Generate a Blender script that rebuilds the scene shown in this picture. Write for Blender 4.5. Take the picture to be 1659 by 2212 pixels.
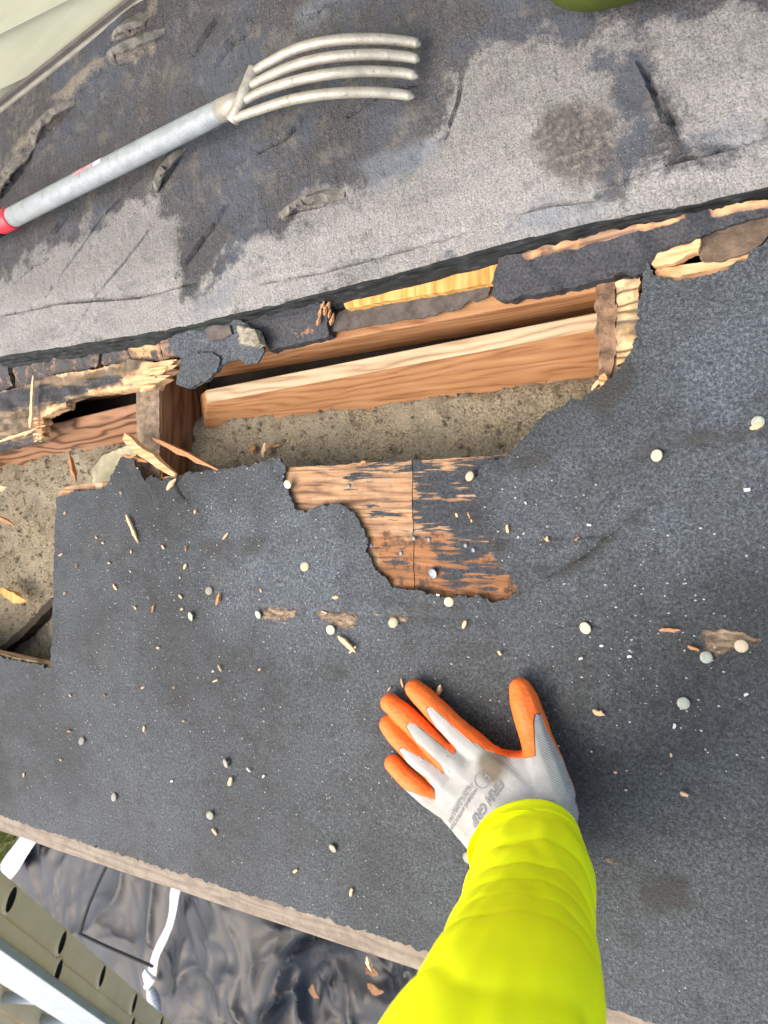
import bpy, bmesh, math, random
import numpy as np
from mathutils import Vector, Matrix, noise as mnoise
from mathutils.geometry import delaunay_2d_cdt
from mathutils.bvhtree import BVHTree

for o in list(bpy.data.objects):
    bpy.data.objects.remove(o)
scn = bpy.context.scene
COL = scn.collection
R = math.radians

# ------------------------------------------------------------------ camera
# roof frame: X runs along the eave (towards the photographer), Y up the roof to the house wall, Z is up
CAM = Vector((0, 0, 0.68))
AX = Vector((-0.515, 0, -0.8572)); RT = Vector((0.8572, 0, -0.515)); UP = Vector((0, 1, 0))
F = 1560.0                                # focal length in the 1659 x 2212 survey grid of the photograph
cam = bpy.data.cameras.new('camera'); camo = bpy.data.objects.new('camera', cam); COL.objects.link(camo)
m = Matrix.Identity(4)
for i in range(3):
    m[i][0] = RT[i]; m[i][1] = UP[i]; m[i][2] = -AX[i]; m[i][3] = CAM[i]
camo.matrix_world = m
cam.sensor_fit = 'HORIZONTAL'; cam.sensor_width = 36; cam.lens = 36 * F / 1659
cam.clip_start = 0.02; cam.clip_end = 200
cam.dof.use_dof = True; cam.dof.focus_distance = 0.84; cam.dof.aperture_fstop = 12
scn.camera = camo

# ------------------------------------------------------------------ light
w = bpy.data.worlds.new('World'); scn.world = w; w.use_nodes = True
nt = w.node_tree; bg = nt.nodes['Background']
sky = nt.nodes.new('ShaderNodeTexSky'); sky.sky_type = 'NISHITA'; sky.sun_disc = False
SUN_EL, SUN_AZ = R(56), R(222)
sky.sun_elevation = SUN_EL; sky.sun_rotation = SUN_AZ
sky.air_density = 1.0; sky.dust_density = 5.0; sky.ozone_density = 0.6
nt.links.new(sky.outputs[0], bg.inputs[0]); bg.inputs[1].default_value = 0.15
sun = bpy.data.lights.new('sun', 'SUN'); sun.energy = 0.55; sun.angle = R(75); sun.color = (1, 0.98, 0.95)
suno = bpy.data.objects.new('sun', sun); COL.objects.link(suno)
# direction towards the sun (Blender sky: rotation measured from +Y clockwise)
sd = Vector((math.sin(SUN_AZ) * math.cos(SUN_EL), math.cos(SUN_AZ) * math.cos(SUN_EL), math.sin(SUN_EL)))
suno.rotation_euler = sd.to_track_quat('Z', 'Y').to_euler()
suno.location = (0, 0, 5)
scn.view_settings.view_transform = 'Standard'; scn.view_settings.look = 'None'
scn.view_settings.exposure = 1.30; scn.view_settings.gamma = 1.0
scn.view_settings.use_curve_mapping = False
scn.render.engine = 'CYCLES'

# ------------------------------------------------------------------ survey helpers
def ray(px, py):
    return AX + RT * ((px - 829.5) / F) + UP * ((1106 - py) / F)
def U(px, py, z=0.0):
    """surveyed spot (photo grid) -> point on the level z"""
    r = ray(px, py)
    return CAM + r * ((CAM.z - z) / -r.z)
def U2(px, py, z=0.0):
    p = U(px, py, z); return (p.x, p.y)
def UL(lst, z=0.0):
    return [U2(a, b, z) for a, b in lst]
def depth(px, py, z=0.0):
    return (U(px, py, z) - CAM).dot(AX)

# ------------------------------------------------------------------ numeric helpers
def vnoise(x, y, s, seed=0):
    x = np.asarray(x) * s + seed * 17.31; y = np.asarray(y) * s + seed * 7.77
    xi = np.floor(x); yi = np.floor(y); fx = x - xi; fy = y - yi
    fx = fx * fx * (3 - 2 * fx); fy = fy * fy * (3 - 2 * fy)
    def h(a, b):
        v = np.sin(a * 127.1 + b * 311.7 + seed * 74.7) * 43758.5453
        return (v - np.floor(v)) * 2 - 1
    return (h(xi, yi) * (1 - fx) * (1 - fy) + h(xi + 1, yi) * fx * (1 - fy) + h(xi, yi + 1) * (1 - fx) * fy + h(xi + 1, yi + 1) * fx * fy)
def fbm(x, y, s, n=4, seed=0):
    t = 0; a = 1.0
    for i in range(n):
        t = t + a * vnoise(x, y, s * 2 ** i, seed + i); a *= 0.5
    return t
def seg_dist(P, poly, closed=True):
    """unsigned distance of points to the polyline, plus signed side and parameter for open lines"""
    A = np.asarray(poly, float); B = np.roll(A, -1, 0) if closed else A[1:]
    A = A if closed else A[:-1]
    out = np.full(len(P), 1e9); side = np.zeros(len(P)); par = np.zeros(len(P))
    L = np.linalg.norm(B - A, axis=1); cum = np.concatenate([[0], np.cumsum(L)])
    for k in range(len(A)):
        d = B[k] - A[k]; l2 = max(d @ d, 1e-12)
        t = np.clip(((P - A[k]) @ d) / l2, 0, 1)
        q = A[k] + t[:, None] * d - P
        dd = np.hypot(q[:, 0], q[:, 1]); mk = dd < out
        out[mk] = dd[mk]
        s = d[0] * (P[:, 1] - A[k][1]) - d[1] * (P[:, 0] - A[k][0])
        side[mk] = np.sign(s)[mk]; par[mk] = ((cum[k] + t * L[k]) / cum[-1])[mk]
    return out, side, par
def inside(P, poly):
    A = np.asarray(poly, float); B = np.roll(A, -1, 0); r = np.zeros(len(P), bool)
    x, y = P[:, 0], P[:, 1]
    for (x0, y0), (x1, y1) in zip(A, B):
        if y0 == y1: continue
        c = ((y0 > y) != (y1 > y)) & (x < (x1 - x0) * (y - y0) / (y1 - y0) + x0)
        r ^= c
    return r
def sdf(P, poly):
    d, _, _ = seg_dist(P, poly); return np.where(inside(P, poly), d, -d)
def sdf_union(polys):
    def f(P):
        r = np.full(len(P), -1.0)
        for p in polys: r = np.maximum(r, sdf(P, p))
        return r
    return f
def densify(poly, step, rough, freq, closed=True):
    out = []; n = len(poly)
    for i in range(n if closed else n - 1):
        a = np.array(poly[i]); b = np.array(poly[(i + 1) % n]); k = max(1, int(np.linalg.norm(b - a) / step))
        for j in range(k): out.append(a + (b - a) * j / k)
    if not closed: out.append(np.array(poly[-1]))
    out = np.array(out)
    if rough:
        out = out + rough * np.stack([fbm(out[:, 0], out[:, 1], freq, 3, 3), fbm(out[:, 0], out[:, 1], freq, 3, 9)], 1)
        out = out + .35 * rough * np.stack([vnoise(out[:, 0], out[:, 1], freq * 4.1, 13), vnoise(out[:, 0], out[:, 1], freq * 4.1, 19)], 1)
    return out

# ------------------------------------------------------------------ object helpers
def tag(o, label=None, cat=None, group=None, kind=None):
    if label: o['label'] = label
    if cat: o['category'] = cat
    if group: o['group'] = group
    if kind: o['kind'] = kind
    return o
def empty(name, loc, label=None, cat=None, group=None):
    o = bpy.data.objects.new(name, None); COL.objects.link(o); o.location = loc
    o.empty_display_size = 0.05
    return tag(o, label, cat, group)
WORLD = {}
def wloc(o):
    v = Vector(o.location); p = o.parent
    while p: v += Vector(p.location); p = p.parent
    return v
def link(name, me, parent=None, loc=(0, 0, 0)):
    """loc is a world position; parents are never rotated"""
    o = bpy.data.objects.new(name, me); COL.objects.link(o)
    o.location = Vector(loc) - (wloc(parent) if parent else Vector())
    if parent: o.parent = parent
    return o
def mesh(name, V, Fc, mat, smooth=False, attrs=None):
    me = bpy.data.meshes.new(name)
    me.from_pydata([tuple(map(float, v)) for v in V], [], [tuple(map(int, f)) for f in Fc])
    me.materials.append(mat)
    if smooth: me.polygons.foreach_set('use_smooth', [True] * len(me.polygons))
    for k, a in (attrs or {}).items():
        at = me.attributes.new(k, 'FLOAT', 'POINT'); at.data.foreach_set('value', np.asarray(a, np.float32))
    me.update(); return me
def obj(name, V, Fc, mat, parent=None, smooth=False, attrs=None):
    """world-space vertices; the object's origin goes to the middle of its underside"""
    V = np.asarray([tuple(v) for v in V], float)
    return link(name, mesh(name, V, Fc, mat, smooth, attrs), parent)
def rebase(o):
    """move an unparented mesh object's origin to its base, geometry staying put"""
    me = o.data; n = len(me.vertices); c = np.empty(n * 3, np.float32); me.vertices.foreach_get('co', c)
    c = c.reshape(-1, 3); b = np.array([(c[:, 0].min() + c[:, 0].max()) / 2, (c[:, 1].min() + c[:, 1].max()) / 2, c[:, 2].min()], np.float32)
    me.vertices.foreach_set('co', (c - b).ravel()); o.location = Vector(o.location) + Vector(b.tolist()); return o

def boxf(x0, x1, y0, y1, z0, z1):
    V = [(x, y, z) for z in (z0, z1) for y in (y0, y1) for x in (x0, x1)]
    return V, [(0, 2, 3, 1), (4, 5, 7, 6), (0, 1, 5, 4), (2, 6, 7, 3), (0, 4, 6, 2), (1, 3, 7, 5)]
def hexa(A, B):
    """prism between two matching cross-section rings"""
    n = len(A); V = list(A) + list(B)
    Fc = [(i, (i + 1) % n, n + (i + 1) % n, n + i) for i in range(n)] + [tuple(range(n))[::-1], tuple(range(n, 2 * n))]
    return V, Fc
def bevelled(V, Fc, wd, seg=2):
    bm = bmesh.new(); vs = [bm.verts.new(v) for v in V]
    for f in Fc: bm.faces.new([vs[i] for i in f])
    bmesh.ops.recalc_face_normals(bm, faces=bm.faces)
    bmesh.ops.bevel(bm, geom=list(bm.edges), offset=wd, segments=seg, affect='EDGES', profile=0.6)
    V2 = [tuple(v.co) for v in bm.verts]; bm.verts.index_update()
    F2 = [tuple(v.index for v in f.verts) for f in bm.faces]; bm.free(); return V2, F2
def tube(pts, rad, n=12, cap=True, flat=1.0):
    pts = [Vector(p) for p in pts]; V = []; Fc = []
    if not hasattr(rad, '__len__'): rad = [rad] * len(pts)
    ref = None
    for i, p in enumerate(pts):
        t = (pts[min(i + 1, len(pts) - 1)] - pts[max(i - 1, 0)]).normalized()
        if ref is None:
            ref = Vector((0, 0, 1)) if abs(t.z) < 0.9 else Vector((1, 0, 0))
        s = t.cross(ref).normalized(); u = s.cross(t).normalized(); ref = u
        for k in range(n):
            a = 2 * math.pi * k / n
            V.append(p + (s * math.cos(a) + u * math.sin(a) * flat) * rad[i])
    for i in range(len(pts) - 1):
        for k in range(n):
            Fc.append((i * n + k, i * n + (k + 1) % n, (i + 1) * n + (k + 1) % n, (i + 1) * n + k))
    if cap:
        Fc.append(tuple(range(n))[::-1]); Fc.append(tuple(range((len(pts) - 1) * n, len(pts) * n)))
    return V, Fc
def spline(pts, k=8):
    pts = [Vector(p) for p in pts]; P = [pts[0] * 2 - pts[1]] + pts + [pts[-1] * 2 - pts[-2]]; out = []
    for i in range(1, len(P) - 2):
        for j in range(k):
            t = j / k; a, b, c, d = P[i - 1], P[i], P[i + 1], P[i + 2]
            out.append(0.5 * ((2 * b) + (c - a) * t + (2 * a - 5 * b + 4 * c - d) * t * t + (3 * b - a - 3 * c + d) * t ** 3))
    out.append(pts[-1]); return out
def splinter(p0, p1, wd, th, seed=0, n=6, taper=(0.35, 0.2)):
    """a torn sliver of wood, ragged along its length"""
    rnd = random.Random(seed); p0 = Vector(p0); p1 = Vector(p1); d = (p1 - p0).normalized()
    s = d.cross(Vector((0, 0, 1))); s = s.normalized() if s.length > 1e-4 else Vector((1, 0, 0)); u = s.cross(d)
    V = []; Fc = []
    for i in range(n):
        t = i / (n - 1); c = p0.lerp(p1, t) + s * rnd.uniform(-.12, .12) * wd
        k = min(1, taper[0] + t * 3, taper[1] + (1 - t) * 2.5)
        a, b = wd * 0.5 * k * rnd.uniform(.8, 1.15), th * 0.5 * k * rnd.uniform(.8, 1.2)
        e = d * rnd.uniform(-.15, .15) * (p1 - p0).length / n
        V += [c - s * a - u * b + e, c + s * a - u * b, c + s * a * .8 + u * b - e, c - s * a * .9 + u * b * rnd.uniform(.6, 1.3)]
    for i in range(n - 1):
        for k in range(4): Fc.append((i * 4 + k, i * 4 + (k + 1) % 4, i * 4 + 4 + (k + 1) % 4, i * 4 + 4 + k))
    Fc += [(3, 2, 1, 0), tuple(range(4 * n - 4, 4 * n))]
    return V, Fc

def sheet(name, poly, zf, th, mat, parent=None, sp=0.01, bsp=None, rough=0.0015, rfreq=60, attrs=None, extra=None, smooth=True, holes=()):
    """ragged-edged slab: poly in XY, top surface zf(P), real thickness th"""
    bsp = bsp or sp * 0.5
    B = densify(poly, bsp, rough, rfreq); H = [densify(h, bsp, rough, rfreq) for h in holes]
    lo, hi = B.min(0), B.max(0)
    gx, gy = np.meshgrid(np.arange(lo[0], hi[0], sp), np.arange(lo[1], hi[1], sp))
    rs = np.random.RandomState(5)
    G = np.stack([gx.ravel(), gy.ravel()], 1) + rs.uniform(-.3, .3, (gx.size, 2)) * sp
    G = G[inside(G, B)]
    for h in H: G = G[~inside(G, h)]
    for h in [B] + H:
        cs = sp * .55; bk = set(map(tuple, np.floor(h / cs).astype(int).tolist())); gk = np.floor(G / cs).astype(int).tolist()
        G = G[np.array([tuple(q) not in bk for q in gk], bool)]
    if extra is not None and len(extra):
        E = np.asarray(extra); E = E[inside(E, B)]; cs = sp * .4; bk = set(map(tuple, np.floor(B / cs).astype(int).tolist())); E = E[np.array([tuple(q) not in bk for q in np.floor(E / cs).astype(int).tolist()], bool)]; G = np.concatenate([G, E])
    loops = [B] + H; pts = []; edges = []
    for L in loops:
        s = len(pts); pts += list(map(tuple, L)); edges += [(s + i, s + (i + 1) % len(L)) for i in range(len(L))]
    pts += list(map(tuple, G))
    vs, es, fs, *_ = delaunay_2d_cdt([Vector(p) for p in pts], edges, [], 0, 1e-6)
    P = np.array([(v.x, v.y) for v in vs]); T = np.array([f for f in fs if len(f) == 3])
    C = P[T].mean(1); keep = inside(C, B)
    for h in H: keep &= ~inside(C, h)
    T = T[keep]
    a = P[T]; cr = (a[:, 1, 0] - a[:, 0, 0]) * (a[:, 2, 1] - a[:, 0, 1]) - (a[:, 1, 1] - a[:, 0, 1]) * (a[:, 2, 0] - a[:, 0, 0])
    T[cr < 0] = T[cr < 0][:, ::-1]
    used = np.unique(T); mp = -np.ones(len(P), int); mp[used] = np.arange(len(used)); P = P[used]; T = mp[T]
    z = zf(P); n = len(P)
    V = np.concatenate([np.c_[P, z], np.c_[P, z - th]])
    cnt = {}
    for t in T:
        for i in range(3):
            e = (t[i], t[(i + 1) % 3]); cnt[e] = 1
    side = [(b, a_, a_ + n, b + n) for (a_, b) in cnt if (b, a_) not in cnt]
    me = bpy.data.meshes.new(name)
    me.from_pydata(V.tolist(), [], T.tolist() + (T[:, ::-1] + n).tolist() + [list(map(int, s)) for s in side])
    me.materials.append(mat)
    if smooth:
        sm = np.zeros(len(me.polygons), bool); sm[:2 * len(T)] = True; me.polygons.foreach_set('use_smooth', sm)
        me.edges.foreach_get
        try:
            me.set_sharp_from_angle(angle=R(50))
        except Exception: pass
    for k, f in (attrs or {}).items():
        v = f(P); at = me.attributes.new(k, 'FLOAT', 'POINT'); at.data.foreach_set('value', np.concatenate([v, v]).astype(np.float32))
    me.update()
    return link(name, me, parent)

# ------------------------------------------------------------------ materials
class NT:
    def __init__(s, name, rough=0.7, spec=0.4):
        s.m = bpy.data.materials.new(name); s.m.use_nodes = True; s.t = s.m.node_tree
        s.b = s.t.nodes['Principled BSDF']; s.b.inputs['Roughness'].default_value = rough
        s.b.inputs['Specular IOR Level'].default_value = spec
        s.co = s.t.nodes.new('ShaderNodeTexCoord').outputs['Object']
    def set(s, k, v):
        if hasattr(v, 'is_output') or isinstance(v, bpy.types.NodeSocket): s.t.links.new(v, s.b.inputs[k])
        else: s.b.inputs[k].default_value = v
    def put(s, node, k, v):
        if isinstance(v, bpy.types.NodeSocket): s.t.links.new(v, node.inputs[k])
        else: node.inputs[k].default_value = v
    def map(s, scale=(1, 1, 1), rot=(0, 0, 0), vec=None):
        n = s.t.nodes.new('ShaderNodeMapping'); s.put(n, 'Vector', vec or s.co)
        n.inputs['Scale'].default_value = scale; n.inputs['Rotation'].default_value = rot; return n.outputs[0]
    def noise(s, scale, detail=3, vec=None, rough=0.55, dist=0.0):
        n = s.t.nodes.new('ShaderNodeTexNoise'); s.put(n, 'Vector', vec or s.co)
        n.inputs['Scale'].default_value = scale; n.inputs['Detail'].default_value = detail
        n.inputs['Roughness'].default_value = rough; n.inputs['Distortion'].default_value = dist; return n.outputs['Fac']
    def vor(s, scale, vec=None, out='Distance'):
        n = s.t.nodes.new('ShaderNodeTexVoronoi'); s.put(n, 'Vector', vec or s.co); n.inputs['Scale'].default_value = scale; return n.outputs[out]
    def wave(s, scale, vec=None, dist=0, detail=2):
        n = s.t.nodes.new('ShaderNodeTexWave'); s.put(n, 'Vector', vec or s.co); n.inputs['Scale'].default_value = scale
        n.inputs['Distortion'].default_value = dist; n.inputs['Detail'].default_value = detail; return n.outputs['Fac']
    def math(s, op, a, b=0.0, clamp=False):
        n = s.t.nodes.new('ShaderNodeMath'); n.operation = op; n.use_clamp = clamp; s.put(n, 0, a); s.put(n, 1, b); return n.outputs[0]
    def step(s, v, lo, hi):
        n = s.t.nodes.new('ShaderNodeMapRange'); n.interpolation_type = 'SMOOTHSTEP'; s.put(n, 'Value', v)
        n.inputs['From Min'].default_value = lo; n.inputs['From Max'].default_value = hi; return n.outputs[0]
    def ramp(s, fac, stops):
        n = s.t.nodes.new('ShaderNodeValToRGB'); s.put(n, 'Fac', fac); e = n.color_ramp.elements
        e[0].position, e[0].color = stops[0][0], (*stops[0][1], 1); e[1].position, e[1].color = stops[-1][0], (*stops[-1][1], 1)
        for p, c in stops[1:-1]: x = e.new(p); x.color = (*c, 1)
        return n.outputs[0]
    def mix(s, f, a, b, mode='MIX'):
        n = s.t.nodes.new('ShaderNodeMix'); n.data_type = 'RGBA'; n.blend_type = mode
        for k, v in ((0, f), (6, a), (7, b)):
            if isinstance(v, bpy.types.NodeSocket): s.t.links.new(v, n.inputs[k])
            else: n.inputs[k].default_value = v if k == 0 else (*v, 1)
        return n.outputs[2]
    def attr(s, name):
        n = s.t.nodes.new('ShaderNodeAttribute'); n.attribute_name = name; return n.outputs['Fac']
    def bump(s, h, dist=0.001, strength=1.0, prev=None):
        n = s.t.nodes.new('ShaderNodeBump'); s.put(n, 'Height', h); n.inputs['Distance'].default_value = dist
        n.inputs['Strength'].default_value = strength
        if prev: s.t.links.new(prev, n.inputs['Normal'])
        s.t.links.new(n.outputs[0], s.b.inputs['Normal']); return n.outputs[0]

def mask(n, name, amp, freq, soft=0.003, vec=None):
    """crisp, irregular patch from a distance field stored on the mesh"""
    v = n.math('ADD', n.attr(name), n.math('MULTIPLY', n.math('SUBTRACT', n.noise(freq, 5, vec, 0.65), 0.5), amp))
    return n.step(v, -soft, soft)

def felt_lower():
    n = NT('dark_felt', 0.62, 0.45)
    g1 = n.math('ADD', n.math('MULTIPLY', n.noise(330, 3, None, .7), .6), n.math('MULTIPLY', n.noise(900, 1), .4)); g2 = n.noise(760, 1); big = n.noise(3.2, 5, None, .62); mid = n.noise(38, 5, None, .65)
    c = n.ramp(g1, [(.34, (.0105, .0125, .0142)), (.47, (.037, .0425, .0475)), (.56, (.074, .084, .092)), (.68, (.143, .158, .170))])
    c = n.mix(n.math('MULTIPLY', n.step(g2, .68, .80), .3), c, (.2, .22, .235))
    c = n.mix(n.step(big, .40, .64), n.mix(1.0, c, (1.22, 1.26, 1.30), 'MULTIPLY'), n.mix(1.0, c, (.62, .63, .62), 'MULTIPLY'))
    c = n.mix(n.math('MULTIPLY', n.step(mid, .50, .68), .6), c, n.mix(1.0, c, (.50, .48, .45), 'MULTIPLY'))
    c = n.mix(n.math('MULTIPLY', n.step(n.noise(13, 5, None, .7), .56, .70), .30), c, (.12, .112, .10))
    sp = n.math('MULTIPLY', n.step(n.vor(230), .09, .06), n.step(n.noise(9, 4, None, .7), .58, .68))
    c = n.mix(sp, c, (.38, .38, .37))
    c = n.mix(n.math('MULTIPLY', n.step(n.noise(24, 6, n.map((.35, 1, 1)), .72), .60, .72), .55), c, (.022, .021, .020))
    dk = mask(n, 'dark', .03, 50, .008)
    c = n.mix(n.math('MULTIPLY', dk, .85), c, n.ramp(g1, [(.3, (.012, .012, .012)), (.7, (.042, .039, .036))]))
    sheen_mask = n.step(n.math('ADD', n.attr('scuff_sheen'), n.math('MULTIPLY', n.math('SUBTRACT', n.noise(9, 6, None, .7), .5), .22)), -.06, .08)  # scuffed zones painted with sky sheen, remaining felt with the body's shade
    c = n.mix(sheen_mask, n.mix(1.0, c, (.80, .79, .77), 'MULTIPLY'), n.mix(1.0, c, (1.20, 1.22, 1.25), 'MULTIPLY'))
    br = mask(n, 'brown', .016, 110, .002)
    bc = n.ramp(n.noise(260, 4, n.map((.35, 1, 1))), [(.3, (.05, .035, .022)), (.5, (.19, .13, .08)), (.7, (.38, .28, .19))])
    c = n.mix(br, c, bc)
    n.set('Base Color', c)
    h = n.math('ADD', n.math('MULTIPLY', g1, 1.0), n.math('MULTIPLY', mid, .8))
    p = n.bump(h, .0024, 1.0)
    n.bump(br, .0016, 1.0, p)
    n.set('Roughness', n.math('ADD', .5, n.math('MULTIPLY', big, .25)))
    return n.m
def felt_upper():
    n = NT('weathered_felt', 0.8, 0.3)
    g1 = n.noise(520, 2); g2 = n.noise(170, 4); big = n.noise(7, 5, None, .62); mid = n.noise(34, 5, None, .65)
    bd = n.step(n.math('ADD', n.attr('band'), n.math('MULTIPLY', n.math('SUBTRACT', n.noise(18, 4), .5), .06)), -.03, .03)
    li = n.mix(bd, n.ramp(g1, [(.28, (.12, .115, .108)), (.5, (.205, .199, .189)), (.72, (.295, .287, .275))]), n.ramp(g1, [(.28, (.16, .154, .146)), (.5, (.27, .262, .25)), (.72, (.385, .376, .362))]))
    dk = n.ramp(g1, [(.3, (.036, .036, .038)), (.5, (.066, .065, .067)), (.72, (.112, .11, .109))])
    dk = n.mix(n.step(big, .45, .62), dk, n.mix(.7, dk, (.075, .088, .11)))
    dk = n.mix(n.math('MULTIPLY', n.step(mid, .5, .68), .45), dk, (.175, .16, .135))
    lm = mask(n, 'light', .15, 24, .012)
    c = n.mix(lm, dk, li)
    c = n.mix(n.math('MULTIPLY', n.step(mid, .56, .7), n.math('MULTIPLY', lm, .45)), c, (.13, .125, .12))
    c = n.mix(n.math('MULTIPLY', mask(n, 'blot', .05, 40, .012), .85), c, n.ramp(g2, [(.3, (.035, .033, .034)), (.55, (.10, .09, .08)), (.7, (.22, .19, .16))]))
    c = n.mix(n.math('MULTIPLY', mask(n, 'tan', .03, 50, .006), .8), c, n.ramp(g1, [(.3, (.12, .10, .075)), (.7, (.34, .30, .235))]))
    c = n.mix(n.math('MULTIPLY', mask(n, 'blue', .05, 45, .012), .6), c, (.17, .19, .215))
    sp = n.math('MULTIPLY', n.step(n.vor(240), .14, .1), n.step(n.noise(11, 3), .48, .6))
    c = n.mix(n.math('MULTIPLY', sp, .6), c, (.42, .41, .39))
    st_ = n.noise(16, 6, n.map((.35, 1, 1), (0, 0, -.5)), .7); c = n.mix(n.math('MULTIPLY', n.step(st_, .52, .66), .5), c, n.mix(1, c, (.55, .55, .57), 'MULTIPLY')); c = n.mix(n.math('MULTIPLY', n.step(st_, .46, .34), .35), c, n.mix(1, c, (1.45, 1.42, 1.36), 'MULTIPLY'))
    n.set('Base Color', c)
    p = n.bump(n.math('ADD', g1, n.math('MULTIPLY', g2, 1.0)), .0015, .7)
    p = n.bump(mid, .005, .7, p)
    n.bump(n.noise(80, 5, n.map((1, .45, 1), (0, 0, -.9)), .7), .006, .9, p)
    return n.m
def bitumen():
    n = NT('black_bitumen', 0.75, 0.3)
    g = n.noise(240, 4, n.map((.25, 1, 1))); 
    c = n.ramp(g, [(.3, (.004, .005, .005)), (.55, (.013, .015, .015)), (.78, (.05, .054, .056))])
    c = n.mix(n.math('MULTIPLY', n.step(n.noise(16, 3), .56, .68), .5), c, (.025, .04, .022))
    n.set('Base Color', c); n.bump(g, .0015, 1.0); return n.m
def wood(name, ca, cb, cc, axis='x', scale=1.0, rough=.65, tar=None, tarcol=((.012, .013, .015), (.07, .07, .075)), tstreak=True, fresh=None, dirt=0.0, rings=0.5, rot=False):
    n = NT(name, rough, .3)
    st = {'x': (.06, 1, 1), 'y': (1, .06, 1), 'z': (1, 1, .06)}[axis]
    mp = n.map(tuple(a * scale for a in st))
    g = n.noise(190, 5, mp, .6)
    low = n.noise(1.0, 2, n.map({'x': (4.5, 26, 26), 'y': (26, 4.5, 26), 'z': (26, 26, 4.5)}[axis]), .5, .3)
    dt = n.t.nodes.new('ShaderNodeVectorMath'); dt.operation = 'DOT_PRODUCT'; n.t.links.new(n.co, dt.inputs[0]); dt.inputs[1].default_value = {'x': (0, 1, .8), 'y': (1, 0, .8), 'z': (1, .8, 0)}[axis]
    w2 = n.math('POWER', n.math('ADD', .5, n.math('MULTIPLY', n.math('SINE', n.math('ADD', n.math('MULTIPLY', dt.outputs['Value'], 420 * scale), n.math('MULTIPLY', low, 34))), .5)), .55)
    f = n.math('ADD', n.math('MULTIPLY', g, 1 - rings), n.math('MULTIPLY', w2, rings))
    c = n.ramp(f, [(.3, ca), (.48, cb), (.72, cc)])
    blotch = n.noise(14, 4)
    c = n.mix(n.math('MULTIPLY', n.step(blotch, .45, .7), .22), c, n.mix(1, c, (.62, .5, .4), 'MULTIPLY'))
    if dirt:
        c = n.mix(n.math('MULTIPLY', n.step(n.noise(60, 5, None, .7), .45, .6), dirt), c, (.10, .085, .065))
    if fresh:
        fm_ = mask(n, 'fresh', .03, 50, .004); c = n.mix(fm_, c, n.ramp(f, [(.25, fresh[0]), (.8, fresh[1])]))
        if rot: c = n.mix(n.math('MULTIPLY', fm_, n.math('MULTIPLY', n.step(n.noise(58, 6, None, .75), .50, .60), .85)), c, n.ramp(n.noise(120, 4), [(.35, (.012, .010, .009)), (.65, (.10, .05, .025))]))
    if tar:
        v = n.map((.12, 1, 1)) if tstreak else None
        t = mask(n, 'tar', tar[0], tar[1], .004, v)
        c = n.mix(t, c, n.ramp(n.noise(400, 3), [(.3, tarcol[0]), (.7, tarcol[1])]))
    n.set('Base Color', c); n.bump(f, .0009 / scale ** .5, .9)
    return n.m
def zinc(name, col):
    n = NT(name, .5, .4); c = n.ramp(n.noise(240, 3), [(.3, tuple(x * .75 for x in col)), (.65, col)])
    c = n.mix(n.math('MULTIPLY', n.step(n.noise(330, 4), .54, .68), .6), c, (.25, .16, .08)); n.set('Base Color', c); n.bump(n.noise(500, 2), .0006, .8); return n.m
def plain(name, col, rough=.6, spec=.4, var=.15, scale=60, bump=0.0005, metal=0.0, bscale=None):
    n = NT(name, rough, spec); g = n.noise(scale, 4)
    lo = tuple(max(0, x * (1 - var)) for x in col); hi = tuple(x * (1 + var) for x in col)
    n.set('Base Color', n.ramp(g, [(.3, lo), (.7, hi)])); n.b.inputs['Metallic'].default_value = metal
    n.bump(n.noise(bscale or scale * 4, 3), bump, .8); return n.m

def scratched(name, col, metal, rough):
    n = NT(name, rough, .5); g = n.noise(60, 5, None, .7); c = n.ramp(g, [(.3, tuple(x * .7 for x in col)), (.6, col)])
    c = n.mix(n.math('MULTIPLY', n.step(n.noise(150, 5, n.map((1, .3, 1)), .75), .58, .70), .7), c, (.11, .085, .06))
    n.set('Base Color', c); n.b.inputs['Metallic'].default_value = metal; n.set('Roughness', n.math('ADD', rough - .1, n.math('MULTIPLY', g, .3))); n.bump(n.noise(300, 4), .0008, .8); return n.m
M = {}
M['felt'] = felt_lower(); M['ufelt'] = felt_upper(); M['bit'] = bitumen()
M['ply'] = wood('weathered_plywood', (.11, .055, .027), (.34, .185, .09), (.52, .325, .175), 'x', 1.3, tar=(.085, 190), tarcol=((.010, .012, .015), (.05, .057, .066)), rings=.22, dirt=.3, fresh=((.13, .05, .017), (.37, .165, .062)), rot=True)
M['ply_edge'] = wood('plywood_edge', (.25, .16, .09), (.42, .29, .18), (.55, .42, .28), 'x', 1.0)
M['board'] = wood('red_cedar_board', (.20, .085, .034), (.33, .16, .068), (.41, .22, .10), 'x', 1.0, rings=.24)
M['board_light'] = wood('sapwood', (.26, .17, .088), (.40, .285, .165), (.50, .385, .245), 'x', .9, rings=.3)
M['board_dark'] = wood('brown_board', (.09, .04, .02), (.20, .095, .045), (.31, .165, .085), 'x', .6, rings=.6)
M['rafter'] = wood('rafter_side', (.13, .055, .022), (.21, .10, .045), (.29, .15, .07), 'y', .8, rings=.4)
M['rafter_top'] = plain('dusty_rafter_top', (.24, .18, .125), .9, .2, .45, 90, .0025)
M['yellow'] = wood('yellow_pine', (.42, .20, .045), (.58, .31, .08), (.68, .42, .15), 'y', .7, rings=.3)
M['plank'] = wood('rotten_plank', (.06, .04, .025), (.17, .115, .065), (.29, .205, .125), 'x', 1.0, tar=(.05, 150), fresh=((.48, .26, .11), (.72, .47, .26)), dirt=.75, rings=.3)
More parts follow.
